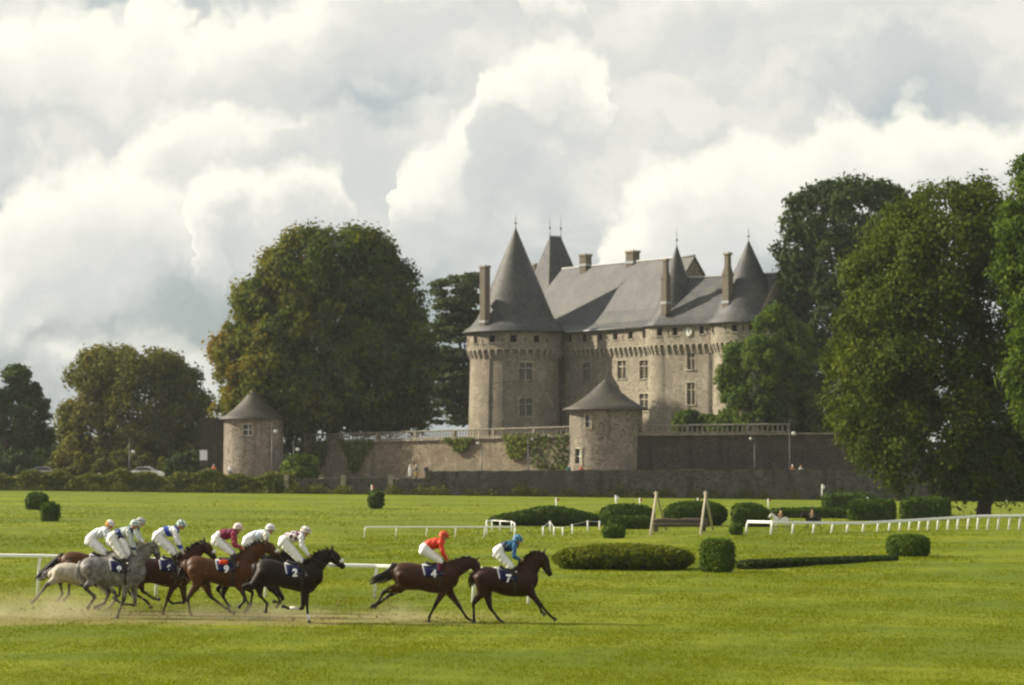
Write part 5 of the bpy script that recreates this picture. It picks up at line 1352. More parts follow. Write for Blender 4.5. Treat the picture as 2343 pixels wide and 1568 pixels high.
# ------------------------------------------------------------------ people
def figure(label, loc, J, wear, rz=0.0, voxel=.011, group=None, lat=None, riding=False, scale=1.0, helmet=True):
    """J: joints (x, z) in metres in the plane the person faces along; lat: sideways offsets"""
    root = thing('person', label, 'person', loc, group, rz)
    L = dict(hip=.085, sh=.165, el=.225, hand=.07, knee=.235 if riding else .09, ank=.25 if riding else .10, toe=.26 if riding else .12)
    if lat: L.update(lat)
    V3 = lambda k, y=0.0: Vector((J[k][0], y, J[k][1]))
    hip, wst, sh, hd = V3('hip'), V3('waist'), V3('sh'), V3('head')
    nk = sh.lerp(hd, .42)
    def torso(g, e):
        d = (wst - hip); loft(g, [tuple(hip - d * .25) + (.150 + e, .100 + e), tuple(hip) + (.165 + e, .120 + e), tuple(wst) + (.145 + e, .118 + e), tuple(wst.lerp(sh, .5)) + (.170 + e, .142 + e), tuple(sh) + (.170 + e, .110 + e)], 16, 3)
    def pelvis(g, e):
        d = (wst - hip); loft(g, [tuple(hip - d * .35) + (.135 + e, .095 + e), tuple(hip) + (.175 + e, .150 + e), tuple(wst - d * .1) + (.147 + e, .120 + e)], 16, 3)
    def arm(g, s, e, full=True):
        a, b, c = sh + Vector((0, s * L['sh'], 0)), V3('el', s * L['el']), V3('hand', s * L['hand'])
        w = c + (b - c).normalized() * .07
        loft(g, [tuple(a - (a - sh) * .3) + (.062 + e, .062 + e), tuple(a) + (.060 + e, .060 + e), tuple(a.lerp(b, .5)) + (.050 + e, .050 + e), tuple(b) + (.043 + e, .043 + e), tuple(b.lerp(w, .35)) + (.041 + e, .041 + e), tuple(w) + (.029 + e, .029 + e)], 10, 3)
    def hand(g, s):
        b, c = V3('el', s * L['el']), V3('hand', s * L['hand']); d = (c - b).normalized(); w = c - d * .075; u = d.cross(Vector((0, 1, 0))).normalized(); sd = Vector((0, 1, 0))
        loft(g, [tuple(w) + (.028, .022), tuple(w + d * .045) + (.024, .040), tuple(w + d * .085) + (.022, .042)], 10, 2)
        for k in range(4):
            r0 = w + d * .085 + u * (.030 - .020 * k); ln = (.030, .034, .032, .025)[k]
            loft(g, [tuple(r0) + (.0095, .0095), tuple(r0 + d * ln) + (.0095, .0095), tuple(r0 + d * (ln + .012) - sd * s * .022) + (.0085, .0085), tuple(r0 + d * ln * .45 - sd * s * .036) + (.008, .008)], 7, 2)
        t0 = w + d * .03 + u * .030; loft(g, [tuple(t0) + (.011, .011), tuple(t0 + u * .026 + d * .022) + (.0105, .0105), tuple(t0 + u * .024 + d * .052 - sd * s * .014) + (.009, .009)], 7, 2)
    def leg(g, s, e, upper=True, lower=True):
        h, k, a, t = hip + Vector((0, s * L['hip'], 0)), V3('knee', s * L['knee']), V3('ank', s * L['ank']), V3('toe', s * L['toe'])
        if upper: loft(g, [tuple(h) + (.098 + e, .128 + e), tuple(h.lerp(k, .45)) + (.084 + e, .106 + e), tuple(k) + (.060 + e, .068 + e)] + ([] if lower else [tuple(k.lerp(a, .12)) + (.052 + e, .052 + e)]), 12, 3)
        if lower:
            loft(g, [tuple(k) + (.054 + e, .056 + e), tuple(k.lerp(a, .35)) + (.053 + e, .058 + e), tuple(k.lerp(a, .8)) + (.036 + e, .038 + e), tuple(a) + (.035 + e, .038 + e)], 12, 3)
            d = (t - a); loft(g, [tuple(a - d * .22 - Vector((0, 0, .03))) + (.034 + e, .032 + e), tuple(a + d * .35 - Vector((0, 0, .035))) + (.038 + e, .030 + e), tuple(t - Vector((0, 0, .02))) + (.036 + e, .022 + e)], 10, 3)
    f = Vector((math.cos(J.get('pitch', -.2)), 0, math.sin(J.get('pitch', -.2)))); up = Vector((-f.z, 0, f.x))
    g = MB(); torso(g, 0)
    for s in (-1, 1): arm(g, s, 0); hand(g, s); leg(g, s, 0)
    loft(g, [tuple(sh + (sh - wst).normalized() * .01) + (.075, .065), tuple(nk) + (.054, .056), tuple(hd - up * .03) + (.055, .058)], 12, 3)
    loft(g, [tuple(hd - up * .085 + f * .045) + (.036, .034), tuple(hd - up * .055 + f * .018) + (.058, .075), tuple(hd) + (.072, .092), tuple(hd + up * .06 - f * .005) + (.072, .090), tuple(hd + up * .10 - f * .01) + (.045, .058)], 14, 3)
    loft(g, [tuple(hd + f * .085 + up * .012) + (.010, .012), tuple(hd + f * .104 - up * .022) + (.016, .014)], 8, 2)          # nose
    loft(g, [tuple(hd + f * .088 - up * .058 + Vector((0, -.018, 0))) + (.008, .008), tuple(hd + f * .088 - up * .058 + Vector((0, .018, 0))) + (.008, .008)], 6, 2)  # lips
    for s in (-1, 1): loft(g, [tuple(hd - f * .008 + up * .015 + Vector((0, s * .072, 0))) + (.010, .018), tuple(hd - f * .012 - up * .02 + Vector((0, s * .070, 0))) + (.009, .012)], 7, 2)   # ears
    link('body', grow(g, voxel, 2), M['skin'], root)
    for s in (-1, 1):
        g = MB(); e = hd + f * .083 + up * .016 + Vector((0, s * .031, 0)); g.lathe(e, [(.001, -.009), (.010, -.004), (.010, .004), (.001, .009)], 7); g.build('eye', M['eye'], root, world=False)
    g = MB(); torso(g, .014); jk = link('jacket', crease(grow(g, voxel * 1.3, 2), .010, 26.0, len(label) * .7), wear['jacket'], root)
    g = MB(); d = (sh - wst).normalized(); loft(g, [tuple(sh - d * .015) + (.125, .098), tuple(sh + d * .035) + (.085, .075)], 12, 2); g.build('collar', wear.get('collar', wear['jacket']), jk, world=False)
    for s in (-1, 1):
        g = MB(); arm(g, s, .014); link('sleeve', crease(grow(g, voxel * 1.2, 2), .007, 34.0, len(label) + s), wear.get('sleeve', wear['jacket']), jk)
    g = MB(); pelvis(g, .018)
    for s in (-1, 1): leg(g, s, .014, True, False)
    link('breeches' if riding else 'trousers', crease(grow(g, voxel * 1.3, 2), .006, 22.0, len(label)), wear.get('legs', M['breeches']), root)
    for s in (-1, 1):
        g = MB(); leg(g, s, .013, False, True); link('boot' if riding else 'shoe', grow(g, voxel * 1.2, 2), wear.get('boots', M['leather']), root)
    if helmet:
        g = MB(); n = 16; vs, fs = [], []
        hc = hd + up * .030 - f * .008
        rows = [(-.35, 1.0), (-.1, 1.03), (.2, .99), (.5, .87), (.75, .66), (.93, .36), (1.0, .02)]
        for zz, rr in rows:
            for i in range(n):
                w = 2 * math.pi * i / n; vs.append(hc + f * (.136 * rr * math.cos(w)) + Vector((0, .112 * rr * math.sin(w), 0)) + up * (.132 * zz + (.02 if zz < 0 and math.cos(w) > .3 else 0)))
        for j in range(len(rows) - 1):
            for i in range(n): fs.append((j * n + i, j * n + (i + 1) % n, (j + 1) * n + (i + 1) % n, (j + 1) * n + i))
        g.add(vs, fs, True); hm = g.build('helmet', wear['cap'], root, world=False)
        g = MB(); pk = [hc + f * (.118 + r * math.cos(w)) + Vector((0, .085 * math.sin(w), 0)) + up * (.004 - .02 * math.cos(w)) for w in np.linspace(-1.4, 1.4, 9) for r in (.0,)]
        pk2 = [hc + f * (.118 + .078 * math.cos(w)) + Vector((0, .092 * math.sin(w), 0)) - up * .012 for w in np.linspace(-1.4, 1.4, 9)]
        g.add(pk + pk2, [(i, i + 1, 10 + i, 9 + i) for i in range(8)], True); o = g.build('peak', wear.get('peak', wear['cap']), hm, world=False); md = o.modifiers.new('t', 'SOLIDIFY'); md.thickness = .006
        g = MB(); pts = [hd + up * .012 + f * (.098 * math.cos(w)) + Vector((0, .082 * math.sin(w), 0)) for w in np.linspace(-1.7, 1.7, 13)]; g.tube(pts, .021, 6); g.build('goggles', M['goggles'], root, world=False)
        g = MB(); pts = [hc + up * .035 + f * (.141 * math.cos(w)) + Vector((0, .117 * math.sin(w), 0)) for w in np.linspace(0, 2 * math.pi, 21)]; g.tube(pts, .007, 5); g.build('strap', M['goggles'], hm, world=False)
    else:
        g = MB(); loft(g, [tuple(hd + up * .015 - f * .035) + (.076, .070), tuple(hd + up * .075 - f * .015) + (.078, .092), tuple(hd + up * .105 - f * .01) + (.05, .06)], 12, 3); g.build('hair', wear.get('hair', M['brown_hair']), root, world=False)
    return root
# ------------------------------------------------------------------ the field: horses and jockeys
def tracer(x0, y0, k, Yh):
    def f(x, y):
        X, Y_ = (x0 + x * k) * 0.60486, (y0 + y * k) * 0.60486
        p = P(X, Y_, Yh); return (p.x, p.z)
    return f
ZA, ZBm, ZCm, ZD, ZEm, ZF = (80, 1960, .24228), (420, 1950, .24876), (680, 1960, .2551), (960, 1980, .2551), (1380, 1990, .24235), (1740, 1990, .24228)
HW = [.17, .25, .285, .29, .30, .31, .31, .29, .24, .16]
def trunk(rows): return [r + (HW[i],) for i, r in enumerate(rows)]
RIDER_OFF = .0
def joc(label, info, J, wear, Yh, pitch=-.22):
    q, ox = info['q'], info['ox']; JJ = {k: ((q(*v)[0] - ox), q(*v)[1]) for k, v in J.items()}; JJ['pitch'] = pitch
    r = figure(label, (ox, Yh, 0), JJ, wear, 0.0, .011, 'jockeys of the race', riding=True)
    # stirrups and reins belong to the horse
    hr = info['root']; xs = info['xs']; zc, hw, hh = info['sec'](xs)
    for s in (-1, 1):
        a = Vector((xs + .05, s * (hw * .62), zc + hh * .85)); an = Vector((JJ['ank'][0] * .5 + JJ['toe'][0] * .5, s * .255, JJ['ank'][1] * .5 + JJ['toe'][1] * .5 - .055))
        k = Vector((xs + .08, s * (hw + .06), zc + hh * .2))
        g = MB(); g.tube([a, k, an + Vector((0, 0, .13))], .012, 5); st = g.build('stirrup_leather', M['tan_leather'], hr, world=False)
        g = MB(); g.tube([an + Vector((0, -.05, -.012)), an + Vector((0, .05, -.012)), an + Vector((0, .048, .06)), an + Vector((0, 0, .135)), an + Vector((0, -.048, .06)), an + Vector((0, -.05, -.012))], .009, 5); g.build('stirrup', M['steel'], st, world=False)
        hd_ = Vector((JJ['hand'][0] + .01, s * .07, JJ['hand'][1])); mo = info['mouth'] + Vector((0, s * .06, 0)); g = MB(); mid = mo.lerp(hd_, .5) - Vector((0, 0, .05)) + Vector((0, s * .06, 0)); g.tube([mo, mid, hd_], .008, 5); g.build('rein', M['leather'], hr, world=False)
    return r

# the leader
Yh = 70.5; tr = tracer(*ZF, Yh)
I = horse('leading bay horse with its head high, number 7 cloth', Yh, tr, dict(
    trunk=trunk([(228, 720, 905), (295, 665, 1010), (400, 628, 1045), (520, 645, 1030), (640, 680, 1075), (760, 695, 1098), (880, 685, 1105), (1000, 640, 1105), (1080, 630, 1080), (1135, 690, 990)]),
    neck=[(1010, 770, 175), (1095, 640, 150), (1175, 545, 125), (1240, 475, 100)], head=[(1262, 450, 68), (1305, 545, 88), (1355, 670, 58), (1400, 755, 44)], ear=(.5, .8),
    legs=[('h', -1, [(330, 800), (345, 1010), (212, 1205), (214, 1400), (220, 1490)]), ('h', 1, [(340, 800), (410, 1030), (468, 1280), (590, 1445), (650, 1500)]),
          ('f', -1, [(1020, 860), (1090, 1030), (1255, 1225), (1395, 1385), (1470, 1445)]), ('f', 1, [(1020, 860), (1110, 1040), (1225, 1230), (1272, 1345), (1305, 1375)])],
    tail=[(222, 735), (190, 800), (168, 880), (180, 960)], tail_fat=.8, cloth=(585, 850)), M['red_bay'], M['black_hair'], num='7')
joc('jockey in dark teal silks and blue cap on the leading horse', I, dict(hip=(585, 415), waist=(660, 335), sh=(850, 300), head=(898, 225), el=(838, 470), hand=(955, 540), knee=(795, 625), ank=(850, 800), toe=(905, 830)),
    dict(jacket=silk('silk_teal', (0.008, 0.075, 0.17), (0.004, 0.02, 0.06), 'bands', 2.6, .25), sleeve=silk('silk_teal_sleeve', (0.01, 0.10, 0.24)), cap=silk('cap_teal', (0.02, 0.13, 0.26), (0.10, 0.30, 0.45), 'bands', 9, 0), collar=silk('silk_teal_collar', (.01, .06, .14))), Yh)
# second horse
Yh = 70.9; tr = tracer(*ZEm, Yh)
H_ = horse('second bay horse with outstretched neck, number 4 cloth, kicking up dirt', Yh, tr, dict(
    trunk=trunk([(450, 640, 850), (520, 585, 955), (620, 566, 995), (740, 572, 1000), (860, 600, 1005), (980, 615, 1035), (1100, 605, 1052), (1220, 575, 1052), (1320, 565, 1030), (1385, 610, 960)]),
    neck=[(1270, 740, 175), (1420, 660, 140), (1550, 610, 108), (1655, 570, 84)], head=[(1690, 560, 68), (1725, 630, 82), (1760, 720, 56), (1785, 800, 42)], ear=(.9, .7),
    legs=[('h', -1, [(590, 770), (555, 930), (300, 1025), (195, 1195), (120, 1245)]), ('h', 1, [(600, 770), (585, 950), (375, 1085), (235, 1195), (160, 1260)]),
          ('f', -1, [(1230, 850), (1225, 1010), (1095, 1240), (1005, 1415), (1000, 1490)]), ('f', 1, [(1260, 850), (1320, 1040), (1480, 1270), (1580, 1425), (1645, 1480)])],
    tail=[(462, 600), (400, 715), (290, 790), (170, 835), (45, 900)], tail_fat=1.25, cloth=(905, 1180)), M['bay'], M['black_hair'], num='4', noseband=True)
joc('jockey in red silks with yellow collar and red cap on the second horse', H_, dict(hip=(925, 370), waist=(985, 300), sh=(1180, 250), head=(1232, 165), el=(1222, 430), hand=(1292, 545), knee=(1180, 545), ank=(1165, 720), toe=(1235, 745)),
    dict(jacket=silk('silk_red', (0.62, 0.035, 0.008)), cap=silk('cap_red', (0.60, 0.06, 0.01)), collar=silk('silk_yellow', (.75, .52, .06)), boots=plain('maroon_boot', (.10, .012, .03), .4)), Yh)
# third: dark horse with upright head
Yh = 70.6; tr = tracer(*ZD, Yh)
G_ = horse('dark bay horse with pricked ears and white foreleg bandages, number 2 cloth', Yh, tr, dict(
    trunk=trunk([(48, 590, 800), (105, 545, 895), (200, 524, 955), (320, 548, 930), (440, 590, 965), (560, 612, 990), (680, 605, 1020), (800, 570, 1035), (880, 560, 1015), (945, 640, 920)]),
    neck=[(850, 700, 160), (935, 600, 135), (1020, 530, 112), (1095, 470, 96)], head=[(1140, 435, 66), (1195, 510, 88), (1265, 590, 56), (1325, 645, 44)], ear=(-.05, 1.0), unit=1 / 545,
    legs=[('h', -1, [(150, 730), (20, 905), (-142, 930), (-138, 1150), (-205, 1225)]), ('h', 1, [(160, 730), (70, 930), (85, 1075), (188, 1195), (168, 1300)]),
          ('f', -1, [(800, 830), (775, 1000), (790, 1175), (808, 1375), (828, 1465)]), ('f', 1, [(790, 830), (745, 1010), (712, 1265), (505, 1262), (440, 1235)])],
    tail=[(45, 600), (5, 700), (0, 800), (20, 880)], tail_fat=.6, cloth=(470, 705)), M['dark_bay'], M['black_hair'], num='2', noseband=True)
joc('jockey in maroon and white checked silks with spotted cap', G_, dict(hip=(440, 275), waist=(515, 205), sh=(705, 190), head=(768, 125), el=(715, 345), hand=(825, 495), knee=(690, 545), ank=(755, 740), toe=(815, 760)),
    dict(jacket=silk('silk_check', (0.72, 0.72, 0.74), (0.15, 0.010, 0.07), 'checker', 10.5), sleeve=silk('silk_white_sleeve', (.74, .74, .76)), cap=silk('cap_spots', (.74, .72, .68), (.22, .015, .06), 'spots', 17), collar=silk('silk_maroon_collar', (.15, .01, .07))), Yh, -.3)
hr = G_['root']
for pts in ([(798, 1345), (818, 1440)], [(665, 1266), (525, 1262)]):
    a, b = [Vector(G_['S'](G_['q'](*p))) for p in pts]; s = -1 if pts[0][0] == 798 else 1; y_ = s * .115; g = MB(); g.tube([Vector((a.x, y_, a.z)), Vector((b.x, y_, b.z))], [.050, .050], 10); g.build('leg_bandage', M['wool'], hr, world=False)
# maroon jockey's horse
Yh = 73.2; tr = tracer(*ZCm, Yh)
E_ = horse('bay horse of the maroon jockey, number 9 cloth and red pad', Yh, tr, dict(
    trunk=trunk([(115, 630, 840), (180, 570, 955), (280, 560, 990), (400, 590, 945), (520, 620, 975), (640, 640, 1005), (760, 640, 1020), (880, 600, 1020), (960, 585, 990), (1025, 650, 900)]),
    neck=[(920, 720, 165), (1020, 590, 145), (1120, 500, 125), (1215, 440, 105)], head=[(1265, 400, 70), (1330, 450, 92), (1405, 525, 60), (1470, 590, 46)], ear=(.1, 1.0), unit=1 / 545,
    legs=[('h', -1, [(220, 760), (270, 960), (130, 1185), (155, 1375), (190, 1455)]), ('h', 1, [(230, 760), (370, 990), (450, 1170), (690, 1350), (790, 1405)]),
          ('f', -1, [(880, 840), (880, 985), (960, 1140), (1030, 1290), (975, 1375)]), ('f', 1, [(880, 840), (900, 990), (1070, 1100), (1045, 1290), (1000, 1350)])],
    tail=[(118, 640), (60, 720), (20, 840), (0, 930)], cloth=(545, 800)), M['light_bay'], M['black_hair'], num='9', noseband=True)
joc('jockey in maroon silks with pale pink cap', E_, dict(hip=(540, 325), waist=(600, 250), sh=(800, 225), head=(865, 155), el=(815, 395), hand=(945, 460), knee=(775, 510), ank=(840, 690), toe=(900, 700)),
    dict(jacket=silk('silk_maroon', (0.17, 0.008, 0.045)), sleeve=silk('silk_maroon_sleeve', (.26, .015, .05)), cap=silk('cap_pink', (.74, .60, .56)), collar=silk('silk_pink', (.74, .62, .55))), Yh)
g = MB(); zc, hw, hh = E_['sec'](E_['xs'] - .12); g.box((E_['xs'] - .12, 0, zc + hh * .93), .26, hw * 1.75, hh * .42); o = g.build('saddle_pad', M['cloth_red'], E_['root'], world=False); md = o.modifiers.new('b', 'BEVEL'); md.width = .07; md.segments = 3
# pale jockey behind
Yh = 75.0; tr = tracer(*ZCm, Yh); k = 440
F_ = horse('dark horse half hidden behind the maroon jockey', Yh, tr, dict(
    trunk=trunk([(115 + k, 650, 850), (180 + k, 590, 955), (280 + k, 580, 985), (400 + k, 610, 950), (520 + k, 640, 975), (640 + k, 655, 1000), (760 + k, 655, 1010), (880 + k, 620, 1010), (960 + k, 605, 980), (1025 + k, 660, 900)]),
    neck=[(910 + k, 730, 160), (1010 + k, 650, 135), (1110 + k, 600, 112), (1200 + k, 570, 96)], head=[(1240 + k, 560, 66), (1275 + k, 630, 86), (1315 + k, 720, 56), (1340 + k, 790, 44)], ear=(.5, .8), unit=1 / 545,
    legs=[('h', -1, [(220 + k, 770), (250 + k, 960), (205 + k, 1150), (290 + k, 1310), (325 + k, 1390)]), ('h', 1, [(230 + k, 770), (200 + k, 960), (110 + k, 1060), (200 + k, 1180), (270 + k, 1290)]),
          ('f', -1, [(880 + k, 860), (900 + k, 1010), (1000 + k, 1130), (1060 + k, 1240), (1010 + k, 1300)]), ('f', 1, [(880 + k, 860), (960 + k, 1010), (1085 + k, 1200), (1025 + k, 1250), (960 + k, 1240)])],
    tail=[(118 + k, 660), (70 + k, 740), (40 + k, 850), (30 + k, 940)], cloth=(545 + k, 790 + k)), M['dark_bay'], M['black_hair'])
joc('jockey in plain white silks and white cap, behind the maroon one', F_, dict(hip=(1000, 345), waist=(1075, 275), sh=(1275, 235), head=(1342, 165), el=(1290, 380), hand=(1390, 470), knee=(1225, 520), ank=(1280, 700), toe=(1340, 715)),
    dict(jacket=silk('silk_pale', (0.62, 0.68, 0.76)), sleeve=silk('silk_cream', (.72, .68, .55)), cap=silk('cap_white', (.72, .74, .72))), Yh)
# blue and white jockey
Yh = 73.8; tr = tracer(*ZBm, Yh)
D_ = horse('bay horse of the blue and white jockey, number 6 cloth', Yh, tr, dict(
    trunk=trunk([(315, 690, 870), (385, 630, 985), (480, 615, 1035), (600, 640, 1030), (720, 660, 1058), (840, 670, 1088), (960, 670, 1100), (1080, 640, 1092), (1170, 640, 1050), (1230, 710, 960)]),
    neck=[(1120, 745, 160), (1210, 640, 135), (1290, 560, 110), (1355, 500, 92)], head=[(1400, 450, 66), (1460, 505, 88), (1525, 585, 56), (1575, 645, 44)], ear=(-.1, 1.0), unit=1 / 559,
    legs=[('h', -1, [(430, 800), (450, 1000), (490, 1140), (650, 1255), (720, 1265)]), ('h', 1, [(430, 800), (400, 1000), (330, 1180), (520, 1300), (590, 1390)]),
          ('f', -1, [(1060, 880), (960, 1060), (868, 1265), (812, 1430), (800, 1500)]), ('f', 1, [(1070, 880), (1080, 1070), (1108, 1325), (930, 1340), (870, 1300)])],
    tail=[(312, 700), (250, 790), (220, 900), (210, 980)], cloth=(745, 985)), M['bay'], M['black_hair'], num='6', noseband=True)
joc('jockey in blue and white banded silks with striped cap', D_, dict(hip=(705, 325), waist=(780, 255), sh=(975, 225), head=(1068, 150), el=(1012, 400), hand=(1112, 595), knee=(965, 565), ank=(1000, 780), toe=(1060, 800)),
    dict(jacket=silk('silk_bluewhite', (0.012, 0.04, 0.30), (0.72, 0.74, 0.76), 'bands', 3.2, .30), sleeve=silk('silk_armband', (.72, .72, .74), (.012, .04, .30), 'ring', .055, 1.93), cap=silk('cap_stripe', (.70, .72, .68), (.10, .28, .26), 'bands', 10, 0), collar=silk('silk_blue_collar', (.012, .04, .30))), Yh)
# dapple grey
Yh = 72.6; tr = tracer(*ZA, Yh)
B_ = horse('dapple grey horse in front at the back of the field', Yh, tr, dict(
    trunk=trunk([(938, 690, 890), (990, 635, 960), (1080, 608, 1010), (1200, 608, 1025), (1330, 635, 1045), (1460, 665, 1075), (1580, 685, 1095), (1700, 665, 1100), (1800, 660, 1085), (1870, 720, 1000)]),
    neck=[(1770, 740, 150), (1860, 620, 125), (1945, 530, 102), (2010, 470, 86)], head=[(2040, 425, 62), (2080, 485, 84), (2120, 560, 54), (2140, 625, 42)], ear=(.1, 1.0), unit=1 / 573,
    legs=[('h', -1, [(1060, 780), (1130, 960), (1010, 1090), (1150, 1235), (1060, 1380)]), ('h', 1, [(1080, 780), (1220, 980), (1360, 1160), (1290, 1320), (1150, 1395)]),
          ('f', -1, [(1720, 860), (1650, 1050), (1605, 1290), (1545, 1430), (1512, 1535)]), ('f', 1, [(1730, 860), (1745, 1060), (1765, 1360), (1570, 1345), (1490, 1290)])],
    tail=[(935, 700), (900, 800), (930, 940), (1000, 1060)], tail_fat=1.1, cloth=(1395, 1640)), M['grey_coat'], M['grey_hair'], num='8')
joc('jockey in pale grey silks with a dark blue sash on the dapple grey', B_, dict(hip=(1415, 320), waist=(1490, 255), sh=(1680, 205), head=(1778, 110), el=(1735, 415), hand=(1800, 590), knee=(1605, 595), ank=(1660, 780), toe=(1725, 800)),
    dict(jacket=silk('silk_sash', (0.46, 0.51, 0.50), (0.012, 0.03, 0.14), 'bands', 1.9, .40), sleeve=silk('silk_grey_armband', (.46, .50, .48), (.012, .03, .16), 'ring', .04, 1.92), cap=silk('cap_greyblue', (.38, .46, .46), (.55, .60, .55), 'bands', 10, .2)), Yh)
# pale grey
Yh = 74.4; tr = tracer(*ZA, Yh)
C_ = horse('pale grey horse stretched out behind the dapple grey', Yh, tr, dict(
    trunk=trunk([(490, 790, 960), (560, 725, 1000), (660, 700, 1015), (780, 700, 1000), (900, 720, 1020), (1020, 735, 1045), (1140, 740, 1070), (1260, 715, 1075), (1350, 710, 1050), (1425, 770, 960)]),
    neck=[(1330, 770, 155), (1470, 660, 125), (1620, 570, 105), (1750, 510, 86)], head=[(1800, 480, 62), (1850, 545, 84), (1900, 620, 54), (1930, 690, 42)], ear=(.4, .9), unit=1 / 573,
    legs=[('h', -1, [(620, 830), (570, 940), (420, 1035), (262, 1230), (190, 1300)]), ('h', 1, [(640, 830), (780, 970), (960, 1060), (1150, 1230), (1030, 1400)]),
          ('f', -1, [(1290, 880), (1260, 1050), (1370, 1200), (1310, 1340), (1230, 1400)]), ('f', 1, [(1290, 880), (1330, 1050), (1460, 1180), (1440, 1310), (1380, 1390)])],
    tail=[(492, 800), (440, 850), (370, 890), (330, 960)], tail_fat=.8, cloth=(930, 1170)), M['pale_grey'], M['grey_hair'])
joc('jockey with grey-green cap and teal sleeves, behind the pale grey silks', C_, dict(hip=(1530, 300), waist=(1605, 240), sh=(1785, 165), head=(1868, 72), el=(1850, 330), hand=(1915, 405), knee=(1690, 560), ank=(1690, 750), toe=(1750, 770)),
    dict(jacket=silk('silk_greenteal', (0.03, 0.13, 0.13)), sleeve=silk('silk_tealcuff', (.46, .50, .47), (.015, .09, .09), 'ring', .08, 1.93), cap=silk('cap_greygreen', (.36, .39, .33))), Yh)
# bay at the very back
Yh = 76.0; tr = tracer(*ZA, Yh)
A_h = horse('bay horse with dark streaming tail, last of the field', Yh, tr, dict(
    trunk=trunk([(640, 585, 760), (700, 540, 840), (800, 520, 900), (910, 530, 900), (1030, 560, 930), (1150, 585, 960), (1270, 595, 980), (1390, 580, 980), (1480, 580, 950), (1545, 640, 860)]),
    neck=[(1450, 660, 150), (1570, 570, 120), (1680, 500, 100), (1770, 450, 84)], head=[(1810, 440, 62), (1860, 500, 84), (1910, 575, 54), (1940, 640, 42)], ear=(.4, .9), unit=1 / 573,
    legs=[('h', -1, [(780, 720), (740, 880), (620, 1010), (655, 1180), (600, 1260)]), ('h', 1, [(800, 720), (800, 890), (735, 1000), (732, 1190), (660, 1275)]),
          ('f', -1, [(1400, 780), (1430, 930), (1560, 1060), (1540, 1200), (1470, 1240)]), ('f', 1, [(1400, 780), (1480, 930), (1620, 1040), (1690, 1190), (1760, 1240)])],
    tail=[(650, 575), (540, 680), (400, 820), (300, 900), (235, 955)], tail_fat=1.3, cloth=(1085, 1320)), M['light_bay'], M['black_hair'])
joc('jockey in white silks with orange and white cap, last of the field', A_h, dict(hip=(1075, 345), waist=(1150, 260), sh=(1320, 195), head=(1392, 110), el=(1380, 400), hand=(1500, 500), knee=(1300, 540), ank=(1300, 740), toe=(1360, 760)),
    dict(jacket=silk('silk_whiteblue', (0.62, 0.67, 0.70)), cap=silk('cap_orange', (.72, .70, .66), (.72, .24, .03), 'bands', 3.4, .35), collar=silk('silk_orange', (.70, .25, .10))), Yh)

# ------------------------------------------------------------------ two small riders behind the right-hand rail
def walk_spec():
    return dict(trunk=[(-.78, 1.40, 1.05, .17), (-.68, 1.52, .92, .25), (-.5, 1.56, .85, .28), (-.3, 1.52, .88, .29), (-.1, 1.48, .86, .30), (.1, 1.47, .84, .31), (.3, 1.5, .84, .31), (.5, 1.55, .86, .28), (.62, 1.52, .92, .22), (.72, 1.4, 1.05, .15)],
        neck=[(.55, 1.32, .29), (.75, 1.5, .23), (.92, 1.68, .19), (1.02, 1.82, .16)], head=[(1.08, 1.86, .12), (1.2, 1.74, .155), (1.33, 1.58, .10), (1.42, 1.47, .078)], unit=1.0, ear=(0, 1),
        legs=[('h', -1, [(-.55, 1.2), (-.45, .9), (-.62, .52), (-.60, .2), (-.56, .05)]), ('h', 1, [(-.55, 1.2), (-.6, .9), (-.85, .52), (-.9, .2), (-.88, .05)]), ('f', -1, [(.5, 1.15), (.48, .9), (.5, .5), (.5, .2), (.54, .05)]), ('f', 1, [(.5, 1.15), (.55, .9), (.72, .55), (.74, .25), (.78, .08)])],
        tail=[(-.8, 1.36), (-.9, 1.2), (-.95, .9), (-.93, .6)], cloth=(-.25, .25))
mount = dict(hip=(-.02, 1.66), waist=(0, 1.84), sh=(.02, 2.16), head=(.06, 2.40), el=(.12, 1.95), hand=(.36, 1.78), knee=(.26, 1.38), ank=(.12, .98), toe=(.28, .95))
for lab, x, y, mat, hair, jl, jc in (('small white pony far behind the right-hand rail', 1795, 1216, M['white_coat'], M['grey_hair'], 'rider in a tan coat on the small white pony', (.42, .24, .12)),
                                     ('small dark pony far behind the right-hand rail', 1868, 1214, M['dark_bay'], M['brown_hair'], 'rider in a brown coat on the small dark pony', (.30, .17, .09))):
    g0 = ground_at(x, y); k = .52
    g0 = Vector((g0.x, g0.y + 2.2, gz(g0.x, g0.y + 2.2)))
    inf = horse(lab, g0.y, lambda a, b: (a, b), walk_spec(), mat, hair, voxel=.02, group='ponies behind the rail', scale=k, tack=False, flip=True, loc=tuple(g0), name='pony')
    JJ = {a: (b[0] * k, b[1] * k) for a, b in mount.items()}
    r = figure(jl, tuple(g0), {a: b for a, b in mount.items()}, dict(jacket=silk('coat_' + lab[6:10], jc), legs=plain('tan_legs_' + lab[6:10], (.25, .17, .10)), cap=M['leather']), math.pi, .02, 'riders behind the rail', riding=True)
    r.scale = (k, k, k)

